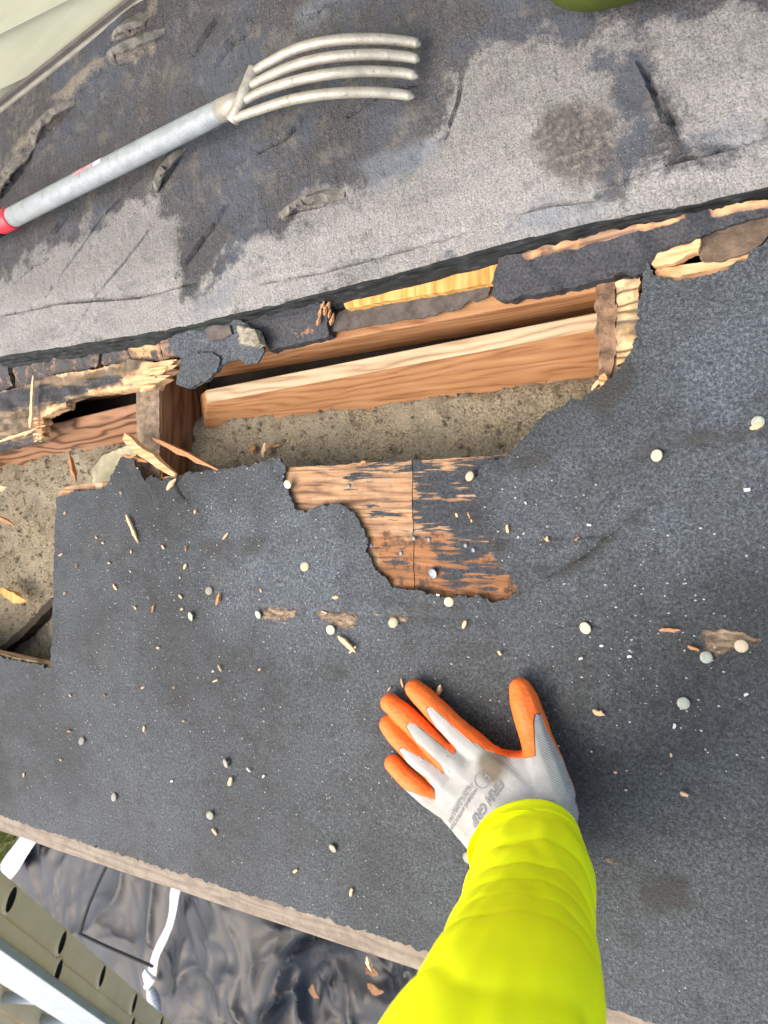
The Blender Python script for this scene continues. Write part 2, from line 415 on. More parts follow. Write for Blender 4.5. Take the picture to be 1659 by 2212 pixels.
M['tarboard'] = wood('tarred_board', (.12, .06, .035), (.22, .13, .08), (.33, .2, .12), 'x', .8, tar=(.04, 90), tarcol=((.011, .012, .014), (.058, .060, .068)), rings=.3, tstreak=False, fresh=((.42, .2, .075), (.62, .38, .19)))
M['tarbrown'] = wood('brown_tarred_board', (.09, .05, .03), (.19, .12, .075), (.30, .195, .12), 'x', .8, tar=(.06, 45), tarcol=((.018, .016, .016), (.085, .08, .082)), rings=.3, tstreak=False, fresh=((.42, .2, .075), (.62, .38, .19)))
M['fresh'] = wood('fresh_splinter', (.46, .22, .085), (.62, .36, .17), (.74, .50, .29), 'x', 1.6, rings=.2)
M['chip'] = plain('wood_chip', (.70, .47, .27), .7, .3, .3, 300, .0004)
M['chip2'] = plain('dark_wood_chip', (.45, .22, .10), .7, .3, .3, 300, .0004)
M['chipw'] = plain('pale_flake', (.62, .62, .6), .5, .4, .1, 300, .0003)
M['paper'] = plain('brown_building_paper', (.10, .085, .075), .85, .2, .4, 70, .001)
M['flap'] = felt_lower(); M['flap'].name = 'felt_flap'
M['flap_tan'] = plain('tan_felt_back', (.165, .155, .135), .9, .2, .4, 90, .0012, 0, 420)
M['void'] = plain('void_shade_board', (.05, .04, .03), .9, .1)  # near-black base colour carries the shade of the roof void

# ------------------------------------------------------------------ the roof
EAVE = -0.4755
def EV(x): return -.470 + .032 * (x + .6)
roof = empty('porch_roof', (-0.6, EAVE, -0.13), 'low porch roof with torn dark felt, exposed rafters and an open broken deck', 'roof')

XL, XR = -1.95, 0.75
RL0, RL1 = U(293, 940, -.021).x, U(345, 940, -.021).x          # left rafter
RR0, RR1 = U(1291, 720, -.021).x, U(1381, 690, -.021).x        # right rafter
def WALLY(x):                                                   # foot of the house wall
    a, b = U(0, 213, .012), U(268, 0, .012); return a.y + (b.y - a.y) * (x - a.x) / (b.x - a.x)

# felt outline, surveyed along its torn upper edge
felt_top = [(112, 1443), (117, 1300), (120, 1078), (158, 1063), (214, 1058), (238, 1040), (252, 1006), (262, 987), (286, 990), (300, 1014), (316, 1040), (328, 1026), (352, 1036),
            (376, 1028), (404, 1018), (442, 1018), (490, 1014), (552, 1001), (590, 988), (607, 990), (616, 1004), (613, 1038), (626, 1064), (640, 1098), (655, 1107), (690, 1091), (730, 1088), (762, 1106), (786, 1142),
            (794, 1172), (795, 1204), (824, 1242), (851, 1266), (902, 1277), (972, 1289), (1032, 1289), (1078, 1301), (1112, 1284), (1113, 1264), (1078, 1214), (1062, 1188), (1048, 1150), (1040, 1092),
            (1022, 1042), (1040, 1004), (1096, 984), (1120, 955), (1160, 905), (1226, 874), (1276, 846), (1306, 828), (1340, 790), (1366, 758), (1376, 690), (1386, 602), (1392, 570), (1416, 592), (1482, 604), (1560, 586), (1612, 560), (1642, 528), (1700, 500)]
FT = UL(felt_top)
lowL = [U2(-150, 1382), U2(0, 1419)]
felt_poly = [(XL, EV(XL) - .004), (XR, EV(XR) - .004), (XR, U(1700, 480).y)] + FT[::-1] + lowL[::-1] + [(U(-150, 1382).x, .2), (XL, .2)]
def crease_fn(lines, gro=0.0):
    """lines: (polyline, height, width, sharp side +1 left / -1 right)"""
    def f(P):
        z = np.zeros(len(P))
        for poly, h, wd, sd in lines:
            d, s, t = seg_dist(P, poly, False)
            k = np.clip(np.sin(np.pi * np.clip(t, .02, .98)), 0, 1) ** .4
            br_ = np.clip(.75 + .5 * vnoise(t * 14, t * 5, 1.0, 7), 0.1, 1.1)
            z += h * k * np.where(s * sd > 0, np.exp(-d / wd), np.exp(-d / .0012)) - gro * k * br_ * np.exp(-(d / .0018) ** 2)
        return z
    return f
def crease_pts(lines, step=.004, off=.0012):
    out = []
    for poly, *_ in lines:
        q = densify(poly, step, 0, 1, False); d = np.gradient(q, axis=0); nn = np.stack([-d[:, 1], d[:, 0]], 1); nn /= np.linalg.norm(nn, axis=1)[:, None] + 1e-9
        out += [q, q + nn * off, q - nn * off, q + nn * .0035, q - nn * .0035]
    return np.concatenate(out)
low_lines = [
    (UL([(490, 1312), (560, 1306), (690, 1318), (880, 1330), (1060, 1338), (1300, 1352), (1659, 1372)]), .0038, .025, 1),
    (UL([(1113, 1286), (1180, 1252), (1260, 1205), (1350, 1130), (1420, 1080)]), .004, .02, -1),
    (UL([(318, 1040), (330, 1075), (338, 1100)]), .004, .01, 1),
    (UL([(372, 1032), (392, 1070), (410, 1090)]), .004, .012, -1),
    (UL([(1340, 985), (1430, 970), (1560, 950), (1700, 945)]), .004, .02, 1),
    (UL([(1000, 1165), (1240, 1160), (1400, 1150)]), .0012, .012, 1),
]
cl = crease_fn(low_lines, .003)
EDGE = np.array(FT)
def z_low(P):
    z = .0012 * fbm(P[:, 0], P[:, 1], 7, 3, 2) + .0005 * fbm(P[:, 0], P[:, 1], 60, 2, 5) + cl(P)
    d, _, _ = seg_dist(P, EDGE, False)
    z += np.exp(-d / .009) * .0028 * (vnoise(P[:, 0], P[:, 1], 28, 8) + .5)       # curled torn edge
    return z
brown = [UL(p) for p in ([(562, 1318), (600, 1312), (644, 1318), (628, 1338), (598, 1341), (566, 1334)],
                         [(686, 1320), (730, 1323), (773, 1327), (766, 1360), (735, 1356), (690, 1338)],
                         [(842, 1329), (884, 1331), (878, 1342), (846, 1342)], [(798, 1322), (822, 1326), (815, 1334)],
                         [(1516, 1362), (1560, 1360), (1642, 1376), (1640, 1388), (1585, 1400), (1540, 1424), (1518, 1392)],
                         [(1300, 1850), (1345, 1846), (1345, 1862), (1305, 1864)])]
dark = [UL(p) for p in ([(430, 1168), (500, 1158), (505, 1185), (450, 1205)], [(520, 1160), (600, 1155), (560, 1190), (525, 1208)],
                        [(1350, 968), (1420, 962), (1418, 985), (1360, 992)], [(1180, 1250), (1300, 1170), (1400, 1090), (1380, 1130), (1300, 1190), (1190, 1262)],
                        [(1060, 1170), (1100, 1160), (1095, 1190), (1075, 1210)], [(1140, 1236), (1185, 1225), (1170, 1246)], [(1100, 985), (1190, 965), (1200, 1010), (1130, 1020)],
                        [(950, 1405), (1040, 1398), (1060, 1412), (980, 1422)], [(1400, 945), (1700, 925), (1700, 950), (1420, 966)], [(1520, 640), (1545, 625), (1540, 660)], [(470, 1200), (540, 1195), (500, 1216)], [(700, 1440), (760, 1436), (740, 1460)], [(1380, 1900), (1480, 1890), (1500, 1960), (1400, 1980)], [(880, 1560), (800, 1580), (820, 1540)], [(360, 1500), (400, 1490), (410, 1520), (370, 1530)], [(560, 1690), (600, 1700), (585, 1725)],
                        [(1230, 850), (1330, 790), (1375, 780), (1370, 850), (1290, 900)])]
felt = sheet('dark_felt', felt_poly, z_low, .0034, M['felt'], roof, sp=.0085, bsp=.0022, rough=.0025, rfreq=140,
             attrs={'brown': sdf_union(brown), 'dark': sdf_union(dark), 'scuff_sheen': sdf_union([UL([(1080, 1000), (1240, 880), (1390, 600), (1720, 540), (1720, 1180), (1450, 1260), (1180, 1200)]), UL([(420, 1050), (600, 1020), (780, 1160), (800, 1330), (600, 1420), (400, 1260)])])}, extra=crease_pts(low_lines, .006))

# plywood deck panels below the felt
tear_tar = [UL(p) for p in ([(690, 1002), (888, 990), (888, 1018), (860, 1026), (780, 1036), (740, 1022)], [(893, 1016), (950, 1012), (1060, 1000), (1062, 1060), (900, 1058)], [(893, 1085), (1062, 1080), (1068, 1170), (1030, 1168), (1000, 1160), (960, 1140), (893, 1118)],
                            [(775, 1096), (888, 1090), (888, 1112), (800, 1126)], [(742, 1038), (766, 1034), (768, 1054), (746, 1056)], [(838, 1158), (868, 1160), (866, 1188), (846, 1186)], [(800, 1180), (812, 1178), (812, 1190)],
                            [(985, 1172), (1030, 1185), (1022, 1222), (990, 1212)], [(960, 1235), (1000, 1250), (985, 1262)], [(815, 1208), (860, 1196), (880, 1214), (840, 1226)], [(940, 1190), (962, 1182), (968, 1206)], [(1040, 1216), (1075, 1232), (1060, 1250), (1036, 1240)])]
tear_rot = [UL([(795, 1150), (880, 1165), (905, 1150), (960, 1165), (1040, 1180), (1130, 1260), (1120, 1310), (1000, 1310), (820, 1260)])]
zc = lambda z0, a=.0006: (lambda P: z0 + a * fbm(P[:, 0], P[:, 1], 8, 3, 4))
e0, e1 = U(0, EAVE), 0
panL = UL([(120, 1443), (122, 1300), (124, 1066), (140, 1052), (250, 1036), (300, 1037), (372, 1027), (480, 1020), (622, 1009), (760, 1002), (888, 995)], -.004) + [(U(905, 1400, -.004).x, EV(-.45)), (U(120, 1443).x + .0, EV(-1.03))]
pnlL = sheet('deck_panel', panL, zc(-.0056, .0004), .0155, M['ply'], roof, sp=.012, bsp=.006, rough=.0008, rfreq=90, attrs={'tar': (lambda P: sdf_union(tear_tar)(P) - .004), 'fresh': sdf_union(tear_rot)})
panR = UL([(889.4, 994), (1000, 989), (1100, 981), (1128, 942), (1200, 892), (1272, 852), (1340, 798), (1380, 740), (1392, 602), (1420, 604), (1600, 566), (1700, 500)], -.004) + [(XR, U(1700, 480).y), (XR, EV(XR)), (U(906, 1400, -.004).x, EV(-.45))]
pnlR = sheet('deck_panel', panR, zc(-.0060, .0004), .0155, M['ply'], roof, sp=.012, bsp=.006, rough=.0008, rfreq=90, attrs={'tar': (lambda P: sdf_union(tear_tar)(P) + .007), 'fresh': sdf_union(tear_rot)})
panLL = [(XL, EV(XL)), (U(117, 1443).x, EV(-1.03))] + [U2(113, 1440), U2(0, 1415), U2(-150, 1378)] + [(U(-150, 1382).x - .001, .19), (XL, .19)]
sheet('deck_panel', panLL, zc(-.0056, .0004), .0165, M['ply_edge'], roof, sp=.03, bsp=.01, rough=.0006, attrs={})

# rafters
def rafter(x0, x1, mside, mtop, seed):
    V, Fc = boxf(x0, x1, -.45, .72, -.115, -.0225)
    r = obj('rafter', *bevelled(V, Fc, .002, 1), mside, roof)
    # dusty top skin, slightly proud
    sheet('top_face', [(x0 + .001, -.4), (x1 - .001, -.4), (x1 - .001, .24), (x0 + .001, .24)], lambda P: -.0212 + .0006 * fbm(P[:, 0], P[:, 1], 120, 3, seed), .001, mtop, r, sp=.006, rough=.0006)
    return r
rafter(RL0, RL1, M['rafter'], M['rafter_top'], 3)
rr = rafter(RR0, RR1, M['rafter'], M['rafter_top'], 6)
# pale splintered deck remnant still nailed on the right rafter
sheet('deck_remnant', UL([(1331, 612), (1383, 600), (1383, 690), (1374, 752), (1350, 780), (1333, 790), (1334, 700)], -.015), lambda P: -.0125 + .0025 * fbm(P[:, 0], P[:, 1], 90, 3, 3), .009,
      wood('pale_end_grain', (.16, .10, .05), (.42, .28, .13), (.58, .43, .23), 'x', 1.2, rings=.7, dirt=.5), roof, sp=.004, rough=.0012, rfreq=150)
for i, x in enumerate((-1.62, .38)):
    obj('rafter', *boxf(x, x + .04, -.45, .72, -.115, -.0225), M['rafter'], roof)

# blocking boards between the rafters
def blocking(name, xa, xb, secA, secB, mat, bev=.002, skew=0.0):
    A = [(xa - skew * (k in (0, 3)), y, z) for k, (y, z) in enumerate(secA)]; B = [(xb, y, z) for y, z in secB]
    return obj(name, *bevelled(*hexa(A, B), bev, 2), mat, roof)
def YZ(px, py, z): return (U(px, py, z).y, z)
XG0, XG1 = RL1 + .001, RR0 - .001
blocking('upper_blocking', XG0, XG1, [(.193, -.088), (.193, -.0225), (.232, -.0225), (.232, -.088)], [(.2125, -.103), (.2125, -.0225), (.25, -.0225), (.25, -.103)], M['board'])
sa = [YZ(452, 936, -.10), YZ(455, 868, -.047), YZ(457, 843, -.044)]; sb = [YZ(1290, 818, -.10), YZ(1290, 708, -.047), YZ(1290, 677, -.044)]
sa.append((sa[2][0] + .006, -.092)); sb.append((sb[2][0] + .006, -.092))
XH = U(446, 868, -.047).x
hb = blocking('lower_blocking', XH, XG1, sa, sb, M['board'], .002, XH - U(440, 936, -.10).x)
# pale sapwood strip along its upper arris
def lerp2(p, q, t): return (p[0] + (q[0] - p[0]) * t, p[1] + (q[1] - p[1]) * t)
def strip(s):
    a = lerp2(s[1], s[0], .02); return [(a[0] - .0012, a[1] + .0012), (s[1][0] - .0012, s[1][1] + .0014), (s[2][0] + .001, s[2][1] + .0012), (s[2][0] + .001, s[2][1] - .004), (a[0] + .004, a[1] - .004)]
A = [(XH + .002, y, z) for y, z in strip(sa)]; B = [(XG1 - .001, y, z) for y, z in strip(sb)]
obj('sapwood_edge', *bevelled(*hexa(A, B), .0008, 1), M['board_light'], hb)
# left bay
XB = -1.55
sa = [(.055, -.10), (.085, -.047), (.10, -.044), (.106, -.095)]; sb = [YZ(292, 962, -.10), YZ(292, 886, -.047), YZ(292, 868, -.044)]; sb.append((sb[2][0] + .006, -.095))
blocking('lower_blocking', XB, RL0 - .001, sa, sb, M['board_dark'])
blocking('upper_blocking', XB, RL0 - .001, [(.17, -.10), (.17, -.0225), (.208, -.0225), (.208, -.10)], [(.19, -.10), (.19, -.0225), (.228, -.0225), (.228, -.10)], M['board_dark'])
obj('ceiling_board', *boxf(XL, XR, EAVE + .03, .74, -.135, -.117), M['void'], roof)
# upper sheathing that carries the old roofing
sheet('upper_sheathing', [(XL, .26)] + UL([(-60, 812), (100, 790), (360, 742), (700, 668), (1060, 585), (1300, 540), (1659, 470)], -.006) + [(XR, .32), (XR, .8), (XL, .62)], zc(-.0062, .0008), .015, M['tarboard'], roof, sp=.02, bsp=.008, rough=.002, rfreq=50,
      attrs={'tar': lambda P: np.full(len(P), .01), 'fresh': lambda P: np.full(len(P), -.05)})

# eave edge board
xs = np.linspace(XL, XR, 220); rows = []
prof = [(.0, -.004), (-.006, -.0034), (-.033, -.0085), (-.0355, -.012), (-.0355, -.075), (.0, -.075)]
V = []; Fc = []
for i, x in enumerate(xs):
    for j, (dy, dz) in enumerate(prof):
        V.append((x, EV(x) + dy + .0012 * float(vnoise(x, j, 9, 2)), dz + .0009 * float(vnoise(x, j * 3, 25, 4))))
n_ = len(prof)
for i in range(len(xs) - 1):
    for j in range(n_): Fc.append((i * n_ + j, i * n_ + (j + 1) % n_, (i + 1) * n_ + (j + 1) % n_, (i + 1) * n_ + j))
Fc += [tuple(range(n_))[::-1], tuple(range(len(V) - n_, len(V)))]
obj('eave_board', V, Fc, wood('weathered_eave_board', (.17, .138, .10), (.245, .20, .152), (.30, .255, .198), 'x', .7, .8, dirt=.35, rings=.2), roof)

# ---- upper weathered roofing
edge_top = [(-260, 818), (0, 771), (150, 748), (370, 711), (540, 672), (700, 632), (900, 580), (1100, 525), (1300, 478), (1500, 440), (1659, 405), (1760, 388)]
edge_bot = [(-260, 842), (0, 796), (150, 772), (370, 736), (540, 700), (700, 661), (900, 612), (1100, 560), (1300, 513), (1500, 472), (1659, 434), (1760, 417)]
ZU = .012
one = lambda v: (lambda P: np.full(len(P), v))
ET = UL(edge_top, ZU); EB = UL([(x_, y_ + 7) for x_, y_ in edge_bot], -.003)
for L_ in (ET, EB):
    (xa_, ya_), (xb_, yb_) = L_[-3], L_[-1]; L_.append((XR - .001, yb_ + (yb_ - ya_) / (xb_ - xa_) * (XR - xb_) * .5))
up_poly = ET + [ (XR, WALLY(XR)), (XL, WALLY(XL)), (XL, ET[0][1])]
up_lines = [(UL(p, ZU), h, wd, sd) for p, h, wd, sd in (
    ([(0, 392), (40, 352), (75, 310)], .007, .03, 1), ([(0, 425), (30, 392), (60, 352)], .006, .02, 1),
    ([(70, 312), (120, 265), (165, 222)], .014, .035, 1), ([(180, 195), (215, 165), (240, 142), (290, 128), (330, 105), (366, 70)], .018, .04, 1),
    ([(252, 97), (300, 80), (328, 62)], .007, .03, 1), ([(420, 120), (455, 75), (485, 28)], .006, .02, 1), ([(465, 145), (500, 105), (520, 85), (560, 62)], .011, .025, 1),
    ([(330, 418), (358, 385), (400, 322)], .011, .03, 1), ([(30, 610), (75, 572), (105, 556)], .008, .03, 1), ([(155, 728), (200, 650), (270, 565), (330, 480), (352, 420)], .003, .012, -1),
    ([(380, 600), (420, 545), (470, 480), (495, 440)], .004, .015, 1), ([(92, 545), (135, 480), (165, 440)], .006, .02, 1),
    ([(606, 470), (650, 452), (690, 444), (745, 420)], .009, .018, 1), ([(655, 30), (700, 18), (730, 0)], .008, .02, 1), ([(690, 30), (720, 10)], .006, .02, -1),
    ([(1440, 270), (1425, 230), (1400, 170), (1380, 130)], .006, .02, 1), ([(1465, 300), (1450, 260), (1440, 232)], .008, .02, 1), ([(1300, 400), (1450, 350), (1560, 320), (1659, 290)], .005, .02, 1),
    ([(1085, 500), (1120, 460), (1200, 440), (1280, 432)], .005, .02, -1), ([(0, 680), (120, 655), (300, 640), (420, 610)], .002, .02, 1), ([(560, 612), (700, 585), (900, 530), (1000, 500)], .004, .02, 1),
    ([(960, 300), (990, 220), (1000, 150)], .003, .02, -1), ([(560, 330), (620, 300), (660, 250)], .004, .015, 1), ([(750, 250), (840, 190), (900, 180)], .003, .02, 1), ([(100, 640), (220, 470), (300, 380)], .0025, .012, -1))]
cu = crease_fn(up_lines, .013)
def z_up(P):
    z = ZU + .003 * fbm(P[:, 0], P[:, 1], 5, 3, 12) + .0012 * fbm(P[:, 0], P[:, 1], 22, 4, 15) + cu(P)
    d, _, _ = seg_dist(P, np.array(ET), False)
    k = np.exp(-d / .02)
    return z * (1 - k) + (ZU + .001 * vnoise(P[:, 0], P[:, 1], 40, 3)) * k
light = [UL(p, ZU) for p in ([(-260, 900), (-260, 700), (0, 605), (60, 562), (200, 478), (325, 425), (388, 455), (398, 535), (378, 625), (400, 645), (470, 590), (560, 520), (640, 462), (720, 402), (880, 362), (932, 312), (985, 195), (1010, 130), (1120, 90), (1300, 60), (1659, 30), (1760, 20), (1760, 300), (1659, 310), (1560, 330), (1475, 300), (1425, 225), (1375, 120), (1330, 120), (1330, 240), (1320, 420), (1659, 300), (1760, 300), (1760, 400), (1659, 420), (1300, 500), (900, 600), (700, 655), (370, 735), (0, 800)],)]
blot = [UL(p, ZU) for p in ([(1160, 260), (1180, 235), (1250, 225), (1320, 250), (1325, 330), (1300, 380), (1250, 405), (1190, 380), (1165, 320)], [(1425, 215), (1450, 230), (1440, 270), (1420, 275)], [(1385, 100), (1410, 95), (1400, 120)])]
tan = [UL(p, ZU) for p in ([(285, 105), (330, 92), (362, 72), (330, 110), (290, 128), (245, 142), (255, 122)], [(255, 95), (300, 60), (325, 30), (330, 0), (345, 0), (335, 55), (300, 82)], [(20, 345), (50, 300), (110, 252), (150, 228), (165, 222), (120, 268), (75, 312)],
                            [(120, 215), (180, 160), (225, 135), (235, 145), (185, 190), (150, 222)], [(606, 465), (650, 448), (700, 420), (745, 408), (742, 422), (690, 444), (650, 456), (612, 470)], [(0, 390), (40, 340), (60, 330), (70, 315), (40, 360), (10, 395)])]
blue = [UL(p, ZU) for p in ([(1100, 490), (1130, 452), (1200, 440), (1290, 440), (1320, 420), (1300, 478), (1150, 505)], [(640, 40), (680, 0), (720, 0), (700, 30), (670, 70)], [(820, 400), (760, 360), (830, 320), (960, 290), (940, 340)], [(1480, 320), (1520, 280), (1600, 270), (1659, 280), (1560, 325)], [(400, 690), (430, 640), (520, 600), (480, 660)])]
ufelt = sheet('weathered_roofing', up_poly, z_up, .004, M['ufelt'], roof, sp=.0075, bsp=.004, rough=.0012, rfreq=70,
              attrs={'band': lambda P: .085 - seg_dist(P, np.array(ET), False)[0], 'light': sdf_union(light), 'blot': sdf_union(blot), 'tan': sdf_union(tan), 'blue': sdf_union(blue)}, extra=crease_pts(up_lines, .005))
# torn flaps with a lifted edge and a real gap below
for poly, low, lift in (([(243, 143), (285, 106), (330, 90), (366, 68), (350, 92), (322, 117), (290, 130), (262, 134)], [(243, 143), (262, 134), (290, 130), (322, 117), (350, 92), (366, 68)], .02),
                        ([(252, 97), (290, 55), (325, 28), (335, -10), (352, -10), (340, 40), (325, 65), (300, 80)], [(252, 97), (300, 80), (325, 65), (340, 40)], .010),
                        ([(18, 348), (60, 300), (110, 255), (168, 219), (150, 247), (120, 274), (95, 300), (70, 315)], [(70, 315), (95, 300), (120, 274), (150, 247), (168, 219)], .016),
                        ([(-20, 445), (0, 385), (50, 335), (78, 312), (64, 352), (32, 394), (0, 429)], [(-20, 445), (0, 429), (32, 394), (64, 352), (78, 312)], .012),
                        ([(606, 466), (650, 446), (700, 418), (748, 404), (744, 425), (690, 445), (650, 458), (610, 476)], [(606, 474), (650, 458), (690, 445), (744, 425)], .012),
                        ([(330, 420), (352, 382), (392, 330), (405, 322), (382, 362), (360, 395), (342, 418)], [(330, 420), (342, 418), (360, 395), (382, 362), (405, 322)], .010)):
    lo_ = np.array(UL(low, ZU))
    def zfl(P, lo_=lo_, lift=lift):
        d, _, t = seg_dist(P, lo_, False); return z_up(P) - .0012 + (lift + .004) * np.exp(-d / .013) * np.clip(np.sin(np.pi * np.clip(t, .04, .96)), .15, 1)
    sheet('torn_flap', UL(poly, ZU), zfl, .0025, M['flap_tan'], roof, sp=.006, bsp=.004, rough=.0014, rfreq=60, attrs={'light': one(-.1), 'blot': one(-.1), 'tan': one(.03), 'blue': one(-.1)})
# black layered edge of the old roofing
def resample(L, n):
    L = np.array(L); s = np.concatenate([[0], np.cumsum(np.linalg.norm(np.diff(L, axis=0), axis=1))]); q = np.linspace(0, s[-1], n)
    return np.stack([np.interp(q, s, L[:, 0]), np.interp(q, s, L[:, 1])], 1)
NB = 520; a = resample(ET, NB); b = resample(EB, NB); V = []; Fc = []
prof = [(-.25, .0095), (.02, .0125), (.18, .0112), (.30, .0085), (.36, .0088), (.56, .0055), (.62, .0058), (.86, .0015), (1.0, -.003), (.8, -.0058), (-.4, -.0058)]
pn = len(prof)
for i in range(NB):
    for j, (t, z) in enumerate(prof):
        p = a[i] + (b[i] - a[i]) * t; rag = .0009 * float(fbm(p[0] * 1.0, j * 3.1, 60, 3, j)) if 1 < j < 9 else 0
        V.append((p[0], p[1] + rag, z + .0006 * float(vnoise(p[0], j * 5., 80, 7))))
for i in range(NB - 1):
    for j in range(pn): Fc.append((i * pn + j, i * pn + (j + 1) % pn, (i + 1) * pn + (j + 1) % pn, (i + 1) * pn + j))
Fc += [tuple(range(pn))[::-1], tuple(range(len(V) - pn, len(V)))]
obj('bitumen_edge', V, Fc, M['bit'], roof)

# ---- torn remains along the opening's upper side
c3 = lambda L: [(x * .3333, 553 + y * .3333) for x, y in L]           # survey sub-grids
c4 = lambda L: [(345.6 + x * .2604, 622.1 + y * .2604) for x, y in L]
c5 = lambda L: [(950.5 + x * .4271, 414.8 + y * .4271) for x, y in L]
one = lambda v: (lambda P: np.full(len(P), v))
def piece(name, pts, z0, th, mat, amp=.0016, fr=60, sp=.004, rough=.0012, tar=-.05, fresh=None, tilt=None, smooth=True):
    def zf(P):
        z = z0 + amp * fbm(P[:, 0], P[:, 1], fr, 3, int(abs(z0) * 9999) % 50)
        if tilt is not None:
            c = P.mean(0); z += (P - c) @ np.array(tilt)
        return z
    P = UL(pts, z0); fr_ = sdf_union([UL(q, z0) for q in fresh]) if fresh else one(-.05)
    tr = tar if callable(tar) else (sdf_union([UL(q, z0) for q in tar]) if isinstance(tar, (list, tuple)) else one(tar))
    return sheet(name, P, zf, th, mat, roof, sp=sp, bsp=.003, rough=rough, rfreq=110, attrs={'tar': tr, 'fresh': fr_, 'brown': one(-.05), 'dark': one(-.05), 'scuff_sheen': one(.05)}, smooth=smooth)
def sloped(pts, z0, slope=.35):
    return (0, slope)
# A: cracked tarred board pieces (rounded front)
A_ = [c3([(-200, 735), (0, 700), (66, 712), (60, 770), (72, 838), (0, 868), (-200, 915)]),
      c3([(84, 712), (130, 672), (250, 640), (420, 612), (600, 590), (652, 586), (640, 660), (625, 705), (600, 722), (350, 758), (250, 815), (150, 838), (80, 846), (88, 780)]),
      c3([(664, 592), (740, 582), (836, 572), (830, 640), (838, 682), (760, 694), (662, 708), (650, 690), (668, 630)]),
      c3([(846, 574), (950, 556), (1046, 545), (1030, 610), (1040, 668), (940, 676), (846, 682), (836, 620)]),
      c3([(1056, 548), (1100, 538), (1130, 600), (1150, 650), (1046, 668), (1042, 600)])]

for k, p in enumerate(A_):
    piece('tarred_board', p, -.0005, .014, M['tarbrown'], .0022, 50, tar=(.004 if k in (0, 1, 2) else -.004), tilt=(0, .3),
          fresh=[c3([(850, 600), (1000, 570), (1020, 650), (900, 660)])] if k == 3 else None)
# B: the long splintered plank
B_ = c3([(-480, 975), (-300, 935), (0, 880), (120, 850), (200, 825), (300, 785), (350, 768), (470, 750), (600, 734), (760, 705), (830, 680), (900, 676), (1000, 686), (1080, 680), (1140, 668), (1188, 672), (1178, 700), (1120, 716), (1142, 738), (1060, 770), (1072, 790), (1020, 812),
         (1000, 836), (994, 868), (968, 850), (930, 846), (905, 856), (850, 862), (760, 880), (640, 892), (560, 902), (480, 922), (432, 940), (428, 976), (392, 992), (340, 1010), (300, 1035), (268, 1062), (284, 1084), (262, 1100), (272, 1130), (256, 1150), (276, 1176), (262, 1202), (120, 1232), (0, 1262), (-300, 1325), (-480, 1360)])
piece('splintered_plank', B_, .002, .016, M['plank'], .0035, 45, sp=.0035, rough=.0013,
      tar=[c3([(-300, 900), (200, 850), (500, 830), (780, 770), (790, 800), (560, 890), (420, 930), (200, 980), (-300, 1050)]), c3([(-300, 1180), (120, 1190), (260, 1170), (250, 1210), (0, 1255), (-300, 1320)])],
      fresh=[c3([(780, 800), (860, 760), (940, 690), (1200, 660), (1100, 780), (1000, 880), (900, 850), (820, 840)]), c3([(540, 880), (800, 832), (920, 842), (900, 870), (560, 905)]), c3([(330, 770), (600, 732), (800, 694), (800, 715), (500, 762)]),
             c3([(280, 1030), (330, 985), (420, 930), (440, 960), (380, 1000), (300, 1050)]), c3([(255, 1060), (290, 1060), (290, 1190), (250, 1200)])])
# C: hanging felt flap with a second ply
C_ = c4([(52, 375), (110, 350), (230, 322), (330, 308), (410, 285), (520, 285), (640, 262), (705, 280), (800, 338), (852, 440), (866, 530), (830, 575), (795, 622), (760, 612), (735, 632), (700, 634), (678, 604), (640, 592), (580, 612), (512, 630), (500, 660), (470, 700), (430, 722), (392, 764), (330, 790), (278, 812), (230, 826), (200, 834), (165, 815), (128, 802), (150, 740), (172, 680), (160, 630), (192, 590), (120, 560), (95, 500)])
def zfC(P):
    q = np.array(U2(*c4([(400, 420)])[0]))
    dy = P[:, 1] - q[1]
    return .0075 + .12 * np.minimum(dy, 0) - 1.6 * np.minimum(dy + .02, 0) ** 2 + .0022 * fbm(P[:, 0], P[:, 1], 45, 3, 21)
z0 = np.array(UL(C_, .004))
sheet('felt_flap', UL(C_, .004), zfC, .003, M['felt'], roof, sp=.0035, bsp=.0025, rough=.001, rfreq=160, attrs={'brown': one(-.05), 'dark': one(-.05), 'scuff_sheen': one(.05)})
sheet('felt_flap', UL(c4([(200, 590), (330, 545), (455, 540), (505, 590), (500, 650), (470, 700), (392, 760), (278, 808), (200, 828), (132, 800), (172, 690)]), .004), lambda P: zfC(P) + .0036, .0028, M['felt'], roof, sp=.0035, bsp=.0025, rough=.0014, rfreq=160, attrs={'brown': one(-.05), 'dark': one(-.05), 'scuff_sheen': one(.05)})
sheet('felt_flap', UL(c4([(410, 360), (470, 320), (590, 310), (608, 385), (560, 410), (440, 448), (400, 410)]), .007), lambda P: zfC(P) + .0035, .0026, M['paper'], roof, sp=.004, bsp=.0025, rough=.001, rfreq=160)
piece('mortar_chunk', c4([(668, 312), (720, 318), (800, 345), (815, 410), (850, 462), (780, 500), (740, 470), (690, 482), (664, 420)]), .016, .012, plain('mineral_crust', (.36, .32, .25), .9, .2, .5, 160, .003), .005, 70, sp=.003, rough=.002)
